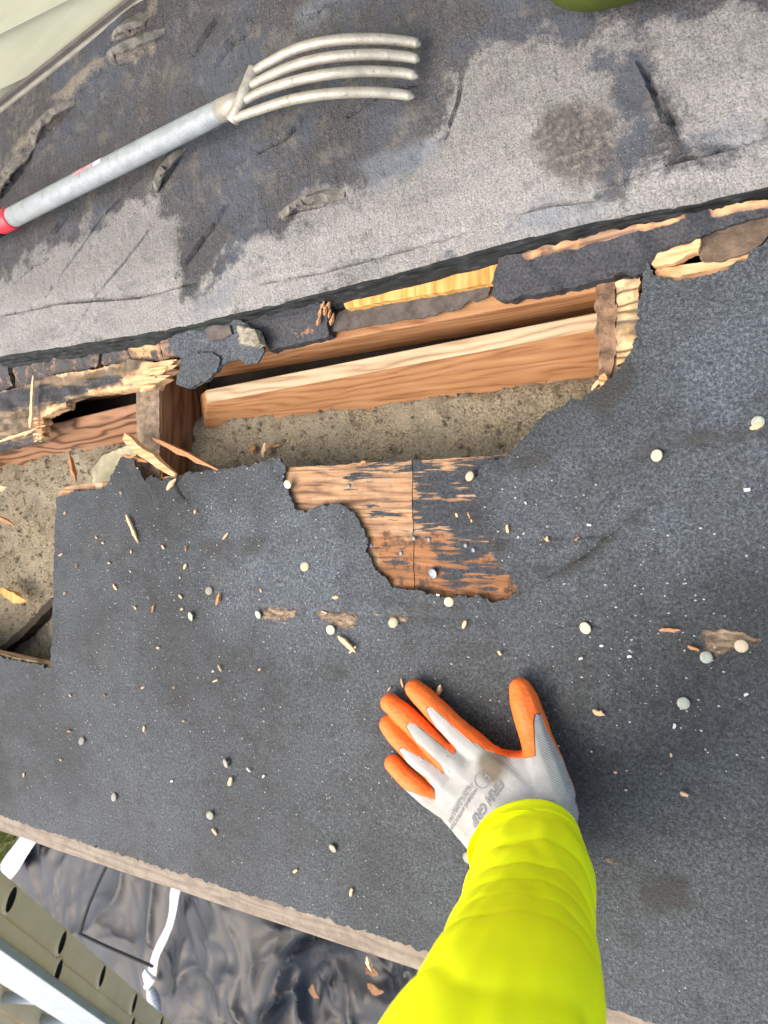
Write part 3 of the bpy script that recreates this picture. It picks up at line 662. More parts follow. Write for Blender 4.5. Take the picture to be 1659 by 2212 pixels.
# D: black tarred beam with rotted orange end
def zfD(P):
    a_, b_ = np.array(U2(*c4([(700, 300)])[0])), np.array(U2(*c4([(1390, 160)])[0])); d, s, t = seg_dist(P, [a_, b_], False)
    return .006 - np.clip((d - .006), 0, 1) * .55 + .001 * fbm(P[:, 0], P[:, 1], 60, 3, 5)
sheet('tarred_beam', UL(c4([(690, 262), (900, 215), (1120, 170), (1380, 130), (1412, 195), (1385, 290), (1365, 388), (1200, 425), (1000, 470), (872, 514), (850, 440), (800, 345)])), zfD, .014, M['tarboard'], roof, sp=.0035, bsp=.003, rough=.0012, rfreq=90,
      attrs={'tar': lambda P: .03 - np.maximum(0, .06 + sdf_union([UL(c4([(1080, 350), (1300, 290), (1340, 340), (1120, 430)])), UL(c4([(900, 370), (960, 380), (965, 440), (910, 430)]))])(P) - .036), 'fresh': sdf_union([UL(c4([(1080, 350), (1300, 290), (1340, 340), (1120, 430)])), UL(c4([(900, 370), (960, 380), (965, 440), (910, 430)]))])})
rnd = random.Random(21)
for k in range(11):
    x_, y_ = rnd.uniform(1330, 1450), rnd.uniform(140, 285); x_ -= (y_ - 150) * .25
    q0 = U(*c4([(x_ + rnd.uniform(-22, 5), y_ + 40)])[0], .004); q1 = U(*c4([(x_ + rnd.uniform(-5, 30), y_ - 40)])[0], .010)
    obj('rotted_fibre', *splinter(q0, q1, rnd.uniform(.002, .005), rnd.uniform(.002, .004), 300 + k, 6, (.3, .15)), M['chip2'] if k % 4 else M['tarbrown'], roof)
for k in range(12):                                            # torn shards at the plank's broken end
    t = k / 11; x_ = 960 + 120 * t + rnd.uniform(-30, 30); y_ = 850 - 150 * t + rnd.uniform(-20, 20); ln = rnd.uniform(60, 130)
    q0 = U(*c3([(x_ - ln * .7, y_ + 12)])[0], .006); q1 = U(*c3([(x_ + ln * .55, y_ - 22 - 10 * t)])[0], .008 + .006 * rnd.random())
    obj('shard', *splinter(q0, q1, rnd.uniform(.004, .008), rnd.uniform(.002, .004), 330 + k, 6, (.6, .15)), M['fresh'], roof)
for k in range(14):                                            # ragged fibres along its lower break
    x_, y_ = 262 + rnd.uniform(-8, 10), 1050 + 150 * k / 13; q0 = U(*c3([(x_ - 40, y_ + rnd.uniform(-8, 8))])[0], .001); q1 = U(*c3([(x_ + rnd.uniform(8, 34), y_ + rnd.uniform(-10, 6))])[0], .002)
    obj('shard', *splinter(q0, q1, rnd.uniform(.002, .004), .002, 360 + k, 5, (.6, .15)), M['chip'] if k % 2 else M['chip2'], roof)
# E, F: bright sawn strip and the paper under it
piece('sawn_strip', [(734, 632), (800, 618), (900, 596), (1000, 574), (1076, 556), (1082, 575), (1060, 612), (960, 630), (860, 646), (748, 668)], -.0015, .011, M['yellow'], .0008, 60, sp=.006, rough=.0009)
piece('paper_strip', [(740, 668), (860, 648), (960, 632), (1058, 612), (1056, 640), (1034, 650), (1012, 648), (992, 668), (960, 672), (935, 682), (850, 694), (720, 716), (704, 706), (716, 690)], -.0125, .003, M['paper'], .0012, 50, sp=.005, rough=.0012)
# J, K: right-hand tarred board, broken wood
J_ = c5([(268, 440), (300, 330), (420, 318), (600, 268), (760, 230), (900, 200), (1100, 165), (1230, 132), (1380, 100), (1659, 45), (1760, 30), (1760, 120), (1659, 130), (1500, 160), (1400, 190), (1320, 232), (1200, 270), (1110, 310), (1070, 350), (1022, 392), (985, 414), (900, 402), (840, 428), (760, 452), (660, 470), (560, 492), (450, 512), (330, 542), (285, 535), (248, 515)])
piece('tarred_board', J_, .0015, .016, M['tarboard'], .003, 45, rough=.0016, tilt=(0, .3), tar=lambda P: .02 - np.maximum(0, sdf_union([UL(c5([(440, 325), (740, 238), (1000, 175), (1230, 128), (1235, 138), (1000, 195), (740, 262), (450, 335)])), UL(c5([(1380, 95), (1659, 40), (1659, 75), (1390, 120)]))])(P) + .006) * 6,
      fresh=[c5([(560, 484), (760, 444), (960, 396), (960, 406), (760, 462), (560, 500)]), c5([(270, 430), (300, 440), (290, 490), (262, 490)]), c5([(460, 318), (740, 248), (745, 256), (460, 330)]), c5([(1000, 188), (1200, 142), (1205, 150), (1020, 198)]), c5([(1390, 100), (1659, 45), (1659, 60), (1395, 110)])])
piece('broken_wood', c5([(1062, 362), (1090, 320), (1170, 282), (1240, 262), (1312, 248), (1308, 295), (1250, 320), (1180, 352), (1120, 368), (1080, 374)]), .004, .012, M['fresh'], .0025, 60, tilt=(.05, .2))
piece('paper_strip', c5([(1318, 240), (1400, 190), (1520, 160), (1659, 128), (1800, 105), (1800, 190), (1660, 215), (1612, 285), (1500, 330), (1420, 345), (1316, 352)]), -.001, .004, plain('rotten_brown_wood', (.13, .095, .065), .85, .2, .45, 60, .002), .002, 50)
piece('broken_wood', c5([(1085, 398), (1180, 378), (1310, 358), (1400, 350), (1480, 334), (1580, 296), (1540, 350), (1450, 392), (1280, 425), (1120, 445)]), -.006, .010, M['fresh'], .0016, 60)
piece('ragged_edge', [(1292, 612), (1325, 605), (1332, 650), (1334, 720), (1330, 780), (1312, 822), (1298, 832), (1288, 836), (1296, 790), (1290, 720), (1286, 660)], -.0165, .004, plain('brown_split_wood', (.22, .135, .085), .85, .2, .5, 90, .002), .0028, 90, sp=.003, rough=.0022)
# wood left under the torn felt on the left bay
piece('deck_remnant', [(146, 1052), (180, 1046), (240, 1040), (285, 1030), (250, 1056), (200, 1064), (150, 1066)], -.006, .012, M['ply_edge'], .001, 60)
piece('dark_crack', [(-120, 1470), (0, 1398), (50, 1354), (112, 1290), (122, 1300), (58, 1366), (0, 1414), (-110, 1490)], -.062, .02, M['void'], .002, 60)  # dark slab drawn in as the shade of a diagonal crack

# ---- roofing nails
def nail_mesh(name, mat, r=.0055, lift=.0024):
    V = []; Fc = []; n = 16; prof = [(0, lift + .0012), (r * .55, lift + .0012), (r * .92, lift + .0007), (r, lift + .0002), (r * .97, lift - .0006), (.0017, lift - .0008), (.0017, -.012)]
    for j, (q, z) in enumerate(prof):
        for k in range(n): V.append((q * math.cos(2 * math.pi * k / n), q * math.sin(2 * math.pi * k / n), z))
    for j in range(len(prof) - 1):
        for k in range(n): Fc.append((j * n + k, (j + 1) * n + k, (j + 1) * n + (k + 1) % n, j * n + (k + 1) % n))
    Fc.append(tuple(range(n))); return mesh(name, V, Fc, mat, False)
NM = [nail_mesh('nail_pale', zinc('pale_zinc', (.62, .58, .38))),
      nail_mesh('nail_green', zinc('greenish_zinc', (.42, .46, .38))),
      nail_mesh('nail_warm', zinc('warm_zinc', (.60, .49, .34))),
      nail_mesh('nail_grey', plain('grey_steel', (.22, .23, .25), .4, .5, .2, 300, .0003, .6)),
      nail_mesh('nail_dull', zinc('dull_zinc', (.34, .34, .28)))]
nails = [(620, 1045, 0), (657, 1225, 0), (450, 1277, 4), (411, 1331, 0), (557, 1327, 1), (713, 1360, 0), (848, 1347, 0), (968, 1300, 0), (1015, 1030, 2), (1265, 1356, 0), (1601, 1396, 2), (1524, 1421, 1),
         (1420, 984, 0), (1638, 912, 1), (1475, 1520, 1), (1010, 1854, 4), (718, 1832, 4), (452, 1762, 4), (245, 1723, 4), (487, 1649, 4), (175, 1602, 4), (935, 1238, 3)]
rnd = random.Random(4)
for px, py, k in nails:
    p = U(px, py, .004 if k != 3 else -.002); o = link('roofing_nail', NM[k], felt, (p.x, p.y, .001 if k != 3 else -.005))
    o.rotation_euler = (R(rnd.uniform(-20, 20)), R(rnd.uniform(-20, 20)), rnd.uniform(0, 6))
    s = rnd.uniform(.94, 1.06); o.scale = (s, s, 1)
for px, py in ((865, 1195), (893, 1163), (925, 1165), (800, 1178), (1005, 1178), (752, 1050), (1022, 1188)):
    p = U(px, py, -.004); o = link('old_nail', NM[3], pnlL if px < 893 else pnlR, (p.x, p.y, -.0075)); o.scale = (.45, .45, 1)

# ------------------------------------------------------------------ loose insulation in the roof space
def z_ins(P):
    x, y = P[:, 0], P[:, 1]
    return -.086 + .006 * fbm(x, y, 14, 3, 31) + .0045 * fbm(x, y, 70, 3, 33) + .002 * fbm(x, y, 260, 2, 37) - .05 * np.clip((y - .13) / .05, 0, 1)
n = NT('insulation', .95, .1); g = n.noise(330, 4, None, .7); q = n.noise(12, 4); q2 = n.noise(50, 4, None, .7)
c = n.ramp(g, [(.28, (.10, .08, .05)), (.5, (.31, .26, .175)), (.72, (.50, .44, .32))])
c = n.mix(n.math('MULTIPLY', n.step(q, .47, .62), .55), c, (.36, .32, .23)); c = n.mix(n.math('MULTIPLY', n.step(q2, .56, .68), .6), c, (.10, .082, .05))
n.set('Base Color', c); n.bump(g, .004, 1.0)
ins = sheet('loose_insulation', [(-1.6, -.42), (.3, -.42), (.3, .2), (-1.6, .2)], z_ins, .02, n.m, None, sp=.0085, rough=0)
tag(ins, 'crumbly tan insulation lying between the rafters in the open roof', 'insulation', kind='stuff')
rs = np.random.RandomState(8); P2 = np.stack([rs.uniform(-1.35, -.05, 9000), rs.uniform(-.3, .17, 9000)], 1); zz = z_ins(P2); V = []; Fc = []
for (x, y), z in zip(P2, zz):
    q = .0008 + .0034 * rs.rand() ** 3; b_ = len(V); a_ = rs.rand() * 6.28
    for k in range(5): V.append((x + q * rs.uniform(.6, 1.3) * math.cos(a_ + k * 1.2566), y + q * rs.uniform(.6, 1.3) * math.sin(a_ + k * 1.2566), z + q * rs.uniform(-.3, .3)))
    V.append((x + q * rs.uniform(-.3, .3), y, z + q * rs.uniform(.7, 1.2))); Fc += [(b_ + k, b_ + (k + 1) % 5, b_ + 5) for k in range(5)]
tag(obj('insulation_crumbs', V, Fc, n.m), 'loose tan crumbs strewn over the insulation between the rafters', 'insulation', kind='stuff')
sl = sheet('insulation_slab', UL([(205, 1010), (228, 985), (262, 968), (300, 960), (330, 990), (310, 1040), (250, 1050), (205, 1045)], -.07), lambda P: -.066 + .0015 * fbm(P[:, 0], P[:, 1], 70, 3, 3), .012, plain('pale_foam', (.42, .39, .26), .9, .2, .2, 60, .001), None, sp=.006, rough=.002)
rebase(tag(sl, 'smooth pale tan insulation slab lying left of the exposed rafter', 'insulation'))

# ------------------------------------------------------------------ house wall with lap siding
wall = empty('house_wall', (-1.1, WALLY(-1.1), 0), 'pale cream lap sided house wall rising behind the roof', 'wall')
wa = Vector((U(0, 213, ZU).x, U(0, 213, ZU).y, 0)); wb = Vector((U(268, 0, ZU).x, U(268, 0, ZU).y, 0)); wd_ = (wb - wa).normalized(); wn = Vector((wd_.y, -wd_.x, 0))
def onwall(px, py):
    r = ray(px, py); t = (wa - CAM).dot(wn) / r.dot(wn); return CAM + r * t
q1, q2 = onwall(0, 152), onwall(150, 80)
s1, s2 = (q1 - wa).dot(wd_), (q2 - wa).dot(wd_); slope = (q2.z - q1.z) / (s2 - s1)
q3 = onwall(10, 22); s3 = (q3 - wa).dot(wd_); lap0 = q1.z - slope * s1; lap1 = q3.z - slope * s3; gap = max(.06, min(.2, lap1 - lap0))
n = NT('cream_siding', .55, .4); g = n.noise(26, 4, n.map((.12, .12, 1)), .6); g2 = n.wave(9, n.map((.08, .08, 1)), 8, 3)
n.set('Base Color', n.ramp(n.noise(6, 3), [(.3, (.42, .425, .30)), (.7, (.48, .485, .355))])); n.bump(n.math('ADD', g, g2), .0016, .8)
def wp(s, z, off): return wa + wd_ * s + wn * off + Vector((0, 0, z))
for k in range(-2, 14):
    z0_, z1_ = lap0 + gap * k, lap0 + gap * (k + 1)
    A = [wp(-1.2, z0_ - .012 + slope * -1.2, .001), wp(-1.2, z0_ - .012 + slope * -1.2, .019), wp(-1.2, z1_ + slope * -1.2, .005), wp(-1.2, z1_ + slope * -1.2, -.004)]
    B = [p + wd_ * 2.9 + Vector((0, 0, slope * 2.9)) for p in A]
    obj('siding_board', *bevelled(*hexa(A, B), .0012, 1), n.m, wall)
A = [wp(-1.2, -2.2, -.02), wp(1.7, -2.2, -.02), wp(1.7, 2.2, -.02), wp(-1.2, 2.2, -.02)]; B = [p - wn * .12 for p in A]
obj('wall_core', *hexa(A, B), plain('sheathing', (.4, .38, .3)), wall)
# flashing along the foot of the wall
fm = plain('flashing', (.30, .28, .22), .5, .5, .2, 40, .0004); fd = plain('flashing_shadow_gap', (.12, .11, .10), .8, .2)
obj('flashing', *hexa([wp(-1.2, .012, .020), wp(-1.2, .014, .026), wp(-1.2, .017, .026), wp(-1.2, .024, .023), wp(-1.2, .024, .020)], [p + wd_ * 2.9 for p in [wp(-1.2, .012, .020), wp(-1.2, .014, .026), wp(-1.2, .017, .026), wp(-1.2, .024, .023), wp(-1.2, .024, .020)]]), fm, wall)
obj('shadow_strip', *hexa([wp(-1.2, .023, .0215), wp(-1.2, .023, .026), wp(-1.2, .029, .026), wp(-1.2, .029, .0205)], [p + wd_ * 2.9 for p in [wp(-1.2, .023, .0215), wp(-1.2, .023, .026), wp(-1.2, .029, .026), wp(-1.2, .029, .0205)]]), fd, wall)  # dark strip painted in for the shadow gap above the flashing

# ------------------------------------------------------------------ garden fork lying on the upper roofing
fork = empty('garden_fork', U(520, 230, .02), 'four tined garden fork with grey shaft lying on the upper roofing', 'fork')
tm = scratched('worn_tine_steel', (.42, .395, .33), .3, .42)
gm_ = scratched('grey_shaft_paint', (.30, .335, .345), 0., .4)
S0, S1 = U(-330, 652, .040), U(508, 224, .060)
pts = [S0.lerp(S1, t) for t in np.linspace(0, 1, 24)]; cut = U(34, 468, .042)
ks = (cut - S0).length / (S1 - S0).length
obj('shaft', *tube([S0.lerp(S1, ks + (1 - ks) * t) for t in (0, .3, .55, .7, .8, .88, .95, 1)], [.0140, .0140, .0139, .0137, .0134, .013, .0123, .011], 24), gm_, fork, True)
obj('collar_ring', *tube([S0.lerp(S1, ks - .028), S0.lerp(S1, ks - .024), S0.lerp(S1, ks + .003), S0.lerp(S1, ks + .007)], [.0144, .0158, .0158, .0146], 24), plain('red_plastic', (.62, .03, .05), .4, .5), fork, True)
obj('grip', *tube([S0.lerp(S1, -.25), S0.lerp(S1, ks - .12), S0.lerp(S1, ks - .05), S0.lerp(S1, ks - .026)], [.013, .0145, .0168, .016], 24), plain('black_rubber', (.015, .015, .016), .6, .4), fork, True)
T = [[(548, 156, .066), (572, 140, .07), (640, 106, .074), (720, 88, .068), (810, 84, .05), (880, 90, .033), (910, 97, .026)],
     [(534, 190, .066), (566, 172, .07), (640, 140, .074), (720, 123, .068), (810, 118, .05), (880, 123, .033), (908, 130, .026)],
     [(520, 224, .066), (560, 200, .07), (640, 174, .074), (720, 159, .068), (800, 154, .05), (870, 158, .033), (905, 166, .026)],
     [(504, 257, .066), (545, 242, .07), (620, 218, .074), (700, 204, .068), (790, 199, .05), (860, 203, .033), (896, 209, .026)]]
for L in T:
    P = spline([U(*q) for q in L], 8); k = len(P)
    obj('tine', *tube(P, [.0046 + .0008 * math.sin(math.pi * i / k) if i < k - 3 else .0048 - .0011 * (i - k + 4) for i in range(k)], 12), tm, fork, True)
P = spline([U(551, 150, .065), U(545, 164, .066), U(528, 205, .068), U(512, 240, .067), U(502, 261, .065)], 8)
obj('crossbar', *tube(P, .0078, 14), tm, fork, True)
obj('socket', *tube([U(478, 240, .06), U(508, 225, .064), U(524, 214, .066)], [.0128, .0122, .0095], 18), tm, fork, True)
# printed sticker wrapped on the shaft
def sticker(t0, t1, a0, a1, mat, name):
    d = (S1 - S0).normalized(); s = d.cross(Vector((0, 0, 1))).normalized(); u = s.cross(d); V = []; Fc = []
    for i in range(5):
        for j in range(7):
            a = R(a0 + (a1 - a0) * j / 6); V.append(S0.lerp(S1, t0 + (t1 - t0) * i / 4) + (s * math.cos(a) + u * math.sin(a)) * .0143)
    for i in range(4):
        for j in range(6): Fc.append((i * 7 + j, i * 7 + j + 1, i * 7 + j + 8, i * 7 + j + 7))
    return obj(name, V, Fc, mat, fork)
ts = (U(225, 350, .04) - S0).length / (S1 - S0).length
sticker(ts - .03, ts + .012, 100, 150, plain('pink_sticker', (.62, .30, .34), .5, .4, .5, 160), 'sticker')
sticker(ts + .013, ts + .028, 95, 150, plain('white_sticker', (.75, .74, .74), .5, .4, .1), 'sticker')

# ------------------------------------------------------------------ ground, tarp and things lying below the eave
ZG = -2.2
n = NT('lawn', .9, .2); c = n.ramp(n.noise(30, 5), [(.3, (.05, .065, .018)), (.5, (.125, .135, .045)), (.7, (.23, .2, .08))]); n.set('Base Color', c); n.bump(n.noise(120, 4), .02)
ground = obj('lawn', *boxf(-30, 20, -30, 20, ZG - .2, ZG - .02), n.m); tag(ground, kind='structure')
rs = np.random.RandomState(2); V = []; Fc = []
cx = U(30, 1800, ZG)
_ta, _tb = U(115, 1770, ZG), U(28, 1868, ZG)
def tarp_x(y): return _tb.x + (_ta.x - _tb.x) * (y - _tb.y) / (_ta.y - _tb.y)
for i in range(5200):
    x = cx.x - 1.1 + rs.rand() * 1.9; y = cx.y - .9 + rs.rand() * 1.6; h = .035 + .05 * rs.rand(); a = rs.rand() * 6.28; dx, dy = math.cos(a) * .006, math.sin(a) * .006; lx, ly = rs.normal(0, .02, 2); b_ = len(V); z = ZG - .02
    if y < cx.y + 5 and x > tarp_x(y) - .03: continue
    V += [(x - dx, y - dy, z), (x + dx, y + dy, z), (x + lx, y + ly, z + h)]; Fc.append((b_, b_ + 1, b_ + 2))
tag(obj('grass', V, Fc, plain('grass_blade', (.20, .23, .045), .6, .3, .4, 8, 0)), 'yellow green grass showing past the tarp corner', 'grass', kind='stuff')
tl = U(70, 1790, ZG).x; tl2 = U(10, 1880, ZG)
tarp_poly = [(U(115, 1770, ZG).x, U(115, 1770, ZG).y + 1.2), (U(28, 1868, ZG).x, U(28, 1868, ZG).y - .0), (U(28, 1868, ZG).x - .1, -4.3), (-.5, -4.3), (-.5, -.9), (-3.6, -.9)]
def z_tarp(P):
    x, y = P[:, 0], P[:, 1]
    wx = x + .2 * fbm(x, y, 1.3, 2, 51); wy = y + .2 * fbm(x, y, 1.3, 2, 52); k = np.clip((x + 3.5) / 1.0, .3, 1)
    r = 1 - np.abs(vnoise(wx * 1.5, wy * .8, 1.9, 41)); r2 = 1 - np.abs(vnoise(wx * 1.3 + wy * .5, wy * .9 - wx * .4, 5.0, 44)); r3 = 1 - np.abs(vnoise(wx + wy * .3, wy * .6 - .3 * wx, 13.0, 46)); r4 = 1 - np.abs(vnoise(wx * .5 - wy, wy * .5 + wx, 9.0, 49))
    return ZG + k * (.10 * r ** 3 + .04 * r2 ** 2 + .011 * r3 ** 1.5 + .012 * r4 ** 1.5) - .02
n = NT('black_plastic', .3, .24); n.set('Base Color', n.ramp(n.noise(3, 3), [(.3, (.009, .011, .015)), (.7, (.016, .019, .023))])); n.bump(n.noise(5, 2, None, .4, .6), .01, .2)
tarp = sheet('black_tarp', tarp_poly, z_tarp, .004, n.m, None, sp=.0155, bsp=.03, rough=.012, rfreq=5)
rebase(tag(tarp, 'crumpled black plastic sheet spread on the ground below the eave', 'tarp'))
wm = plain('white_plastic', (.75, .76, .76), .5, .4, .06, 20, .002)
def ribbon(name, pts, wds, label, cat, z=ZG + .075, th=.012, amp=.01):
    P = [U(a_, b_, z) for a_, b_ in pts]; P = spline(P, 6); W = np.interp(np.linspace(0, 1, len(P)), np.linspace(0, 1, len(wds)), wds)
    V = []; Fc = []
    for i, p in enumerate(P):
        t = (P[min(i + 1, len(P) - 1)] - P[max(i - 1, 0)]); t.z = 0; t.normalize(); s = Vector((t.y, -t.x, 0))
        w_ = W[i] * (1 + .07 * math.sin(i * .55)); zz = amp * math.sin(i * .45)
        for q, zq in ((-1, 0), (-.5, .5), (.5, .7), (1, 0), (.5, -.6), (-.5, -.6)): V.append(p + s * q * w_ * .5 + Vector((0, 0, zq * th + zz)))
    for i in range(len(P) - 1):
        for k in range(6): Fc.append((i * 6 + k, i * 6 + (k + 1) % 6, i * 6 + 6 + (k + 1) % 6, i * 6 + 6 + k))
    Fc += [tuple(range(6))[::-1], tuple(range(6 * len(P) - 6, 6 * len(P)))]
    return rebase(tag(obj(name, V, Fc, wm), label, cat))
ribbon('white_board', [(98, 1755), (72, 1795), (36, 1850), (10, 1885)], [.13, .13, .13], 'white board lying between the grass and the black plastic', 'board', th=.02, amp=0)
ribbon('white_strip', [(382, 1915), (376, 1950), (360, 2010), (340, 2060), (325, 2102)], [.062, .06, .042, .05, .066], 'long white plastic strip folded on the black plastic sheet', 'strip')
ribbon('white_scrap', [(324, 2106), (318, 2120), (312, 2136)], [.09, .07, .03], 'small crumpled white scrap at the end of the long white strip', 'scrap')
sp_ = empty('ribbed_hose', U(332, 2160, ZG + .08), 'short white ribbed hose piece lying on the black plastic', 'hose')
h0, h1 = U(325, 2135, ZG + .10), U(340, 2188, ZG + .09)
for k in range(9):
    c_ = h0.lerp(h1, (k + .5) / 9); d_ = (h1 - h0).normalized(); rr_ = .034 * (0.6 + .4 * math.sin(math.pi * (k + .8) / 9.6))
    obj('rib', *tube([c_ - d_ * .006, c_ - d_ * .003, c_ + d_ * .003, c_ + d_ * .006], [rr_ * .7, rr_, rr_, rr_ * .7], 14), wm, sp_, True)
obj('hose_core', *tube([h0, h0.lerp(h1, .5), h1], [.017, .024, .016], 12), plain('grey_plastic', (.4, .4, .41)), sp_, True)
cm = plain('black_cord', (.012, .012, .013), .7, .3)
for pts, lab in (([(240, 1850), (218, 1895), (192, 1955), (172, 2018)], 'black cord running down the plastic sheet beside the ladder'),
                 ([(170, 2016), (220, 2040), (270, 2062), (330, 2088)], 'black cord crossing to the lower end of the white strip')):
    P = spline([U(a_, b_, ZG + .085) for a_, b_ in pts], 6); rebase(tag(obj('cord', *tube(P, .009, 8), cm), lab, 'cord'))
lm = plain('orange_debris', (.30, .15, .065), .7, .3, .4, 40, .002)
for k, (px, py, sx, lab) in enumerate(((510, 2118, .06, 'orange bark like wood piece half under the plastic fold'), (800, 2102, .032, 'round orange leaf nearest to the eave on the plastic'), (806, 2140, .042, 'round orange leaf below another on the plastic'),
                                       (676, 2145, .04, 'yellow orange leaf in the middle of the plastic'))):
    p = U(px, py, ZG + .09); P = [(p.x + sx * math.cos(a_) * (1 + .25 * math.sin(3 * a_ + k)), p.y + sx * .6 * math.sin(a_) * (1 + .2 * math.cos(2 * a_ + k))) for a_ in np.linspace(0, 6.28, 12, False)]
    rebase(tag(sheet('wood_piece' if k == 0 else 'fallen_leaf', P, lambda Q, k=k: ZG + .085 + .012 * fbm(Q[:, 0], Q[:, 1], 18, 2, k), .006, lm, None, sp=.02, rough=.006, rfreq=20), lab, 'wood' if k == 0 else 'leaf'))
V, Fc = splinter(U(792, 2066, -.004), U(802, 2098, -.03), .006, .004, 3)
rebase(tag(obj('wood_splinter', V, Fc, M['chip']), 'thin splinter hanging over the eave board left of the sleeve', 'splinter'))

# ------------------------------------------------------------------ ladder leaning on the eave
LA, LB = U(0, 1880, -.2), U(374, 2212, -1.1)
LD = (LB - LA).normalized()
def far_pt(px, py, ref):                       # point seen at (px,py) at the distance of a reference along the ladder
    r = ray(px, py); return CAM + r * ((ref - CAM).dot(AX))
t_top = -.36; 
EDG = [(LA, LB)]
def lad(s): return LA + LD * s
# rail depth direction: from the roof side edge towards the climber, surveyed at the frame edge
w1 = far_pt(0, 1975, LA) - LA; w1 = w1 - LD * w1.dot(LD); w1.normalize()
side_n = LD.cross(w1).normalized()
if side_n.dot(CAM - LA) < 0: side_n = -side_n
ladder = empty('ladder', lad((ZG - LA.z) / LD.z), 'tan metal extension ladder leaning against the eave with pale front rail', 'ladder')
lt = plain('tan_ladder_rail', (1.0, .85, .62), .5, .4, .08, 9, .0004); lp = plain('pale_aluminium', (.50, .55, .57), .42, .5, .08, 12, .0003, .1)
L0, L1 = -.42, 2.65
def rail(o0, o1, off, name, mat, th=.004, lip=.014):
    """C-channel: web from depth o0 to o1 with returned lips"""
    sec = [(o0, 0), (o1, 0), (o1, -lip), (o1 - .004, -lip), (o1 - .004, -th), (o0 + .004, -th), (o0 + .004, -lip), (o0, -lip)]
    A = [lad(L0) + w1 * a_ + side_n * (b_ + off) for a_, b_ in sec]; B = [lad(L1) + w1 * a_ + side_n * (b_ + off) for a_, b_ in sec]
    return obj(name, *hexa(A, B), mat, ladder)
W1 = .062; 
r1 = rail(0, W1, 0, 'base_rail', lt); r2 = rail(W1 + .004, 1.8 * W1, .004, 'fly_rail', lt)
dk = plain('hole_shade', (.02, .02, .018), .8, .2)  # flat near-black disc paints the shade inside each rung hole
def port(s, d, parent, up=0.0):
    c_ = lad(s) + w1 * d + side_n * up; V = []; Fc = []; n = 20; prof = [(.031, .0002), (.0275, .0065), (.024, .0068), (.0225, .0012), (.0, .0010)]
    for q, h in prof:
        for k in range(n):
            a_ = 2 * math.pi * k / n; V.append(c_ + LD * (q * math.cos(a_) * .62) + w1 * (q * math.sin(a_) * 1.05) + side_n * h)
    for j in range(2):
        for k in range(n): Fc.append((j * n + k, j * n + (k + 1) % n, j * n + n + (k + 1) % n, j * n + n + k))
    o = obj('rung_end', V, Fc, lt, parent, True)
    Fd = []
    for j in range(2, 4):
        for k in range(n): Fd.append((j * n + k, j * n + (k + 1) % n, j * n + n + (k + 1) % n, j * n + n + k))
    obj('bore_shade', V, Fd, dk, parent, True)
def along(px, py):                              # position along the ladder of a surveyed hole
    best = min(np.linspace(-.3, 2, 900), key=lambda s: abs((lambda v: (829.5 + F * v.dot(RT) / v.dot(AX)) - px)(lad(s) + w1 * .03 - CAM)))
    return float(best)
s_a = along(10, 1915); s_b = along(130, 2040); s_c = along(240, 2145)
stepr = .305
for k in range(-1, 8): port(s_b + (k - 1) * stepr, W1 * .52, r1)
for k in (2, 4, 6, 8): port(s_b + (k - 2) * stepr + .02, W1 * 1.42, r2, .004)
# pale front flange with its groove, and rungs to the far rail
def plate(o0, o1, d0, name, mat, th=.02):
    P = [(d0, o0), (d0, o1), (d0 - th, o1), (d0 - th, o0)]
    A = [lad(L0) + w1 * a_ - side_n * b_ for a_, b_ in P]; B = [lad(L1) + w1 * a_ - side_n * b_ for a_, b_ in P]
    return obj(name, *bevelled(*hexa(A, B), .003, 2), mat, ladder)
d0 = 1.8 * W1 + .010
plate(-.012, .052, d0, 'front_flange', lp); plate(.056, .12, d0 - .003, 'front_flange', lp)
for k in range(0, 9):
    s = s_b + (k - 2) * stepr; c_ = lad(s) + w1 * W1 * .52
    obj('rung', *tube([c_ - side_n * .006, c_ - side_n * .40], .016, 14), lp, ladder, True)
for nm, o0, o1, dd in (('base_rail', 0, W1, .404), ('fly_rail', W1 + .004, 2 * W1 + .016, .404)):
    A = [lad(L0) + w1 * o0 - side_n * dd, lad(L0) + w1 * o1 - side_n * dd, lad(L0) + w1 * o1 - side_n * (dd + .02), lad(L0) + w1 * o0 - side_n * (dd + .02)]
    obj(nm, *hexa(A, [p + LD * (L1 - L0) for p in A]), lt, ladder)

# ------------------------------------------------------------------ the worker's arm
person = empty('person', U(1080, 1700, 0), 'person in bright yellow sleeve pressing an orange dipped work glove on the felt', 'person')
H = lambda x, y, z: U(760.4 + x * .3438, 1417.1 + y * .3438, z)
arm = []
for px, py, w_, r_ in ((1139, 1826, 228, .0475), (1148, 1862, 243, .0490), (1148, 1900, 258, .0500), (1136, 2000, 290, .0505), (1118, 2100, 346, .0515), (1094, 2212, 412, .0525)):
    dpt = 2 * r_ * F / w_; arm.append((CAM + ray(px, py) * dpt, r_))
arm += [(Vector((-.145, -.305, .36)), .062), (Vector((-.13, -.33, .44)), .066), (Vector((-.10, -.37, .52)), .07), (Vector((-.04, -.44, .62)), .076), (Vector((.02, -.52, .70)), .08)]
balls = []
def chain(pts, step=.0025):
    P = [(H(x, y, z), r) for x, y, z, r in pts]
    for (a_, ra), (b_, rb) in zip(P[:-1], P[1:]):
        k = max(1, int((b_ - a_).length / step))
        for i in range(k + 1): t = i / k; balls.append((a_.lerp(b_, t), ra + (rb - ra) * t))
chain([(392, 207, .0112, .0108), (452, 262, .0135, .0126), (560, 372, .0175, .0134), (680, 490, .023, .0136), (870, 660, .030, .0150)])          # index
chain([(240, 294, .0110, .0110), (330, 372, .0140, .0126), (440, 478, .019, .0130), (560, 600, .0235, .0130), (740, 745, .032, .0155)])            # middle
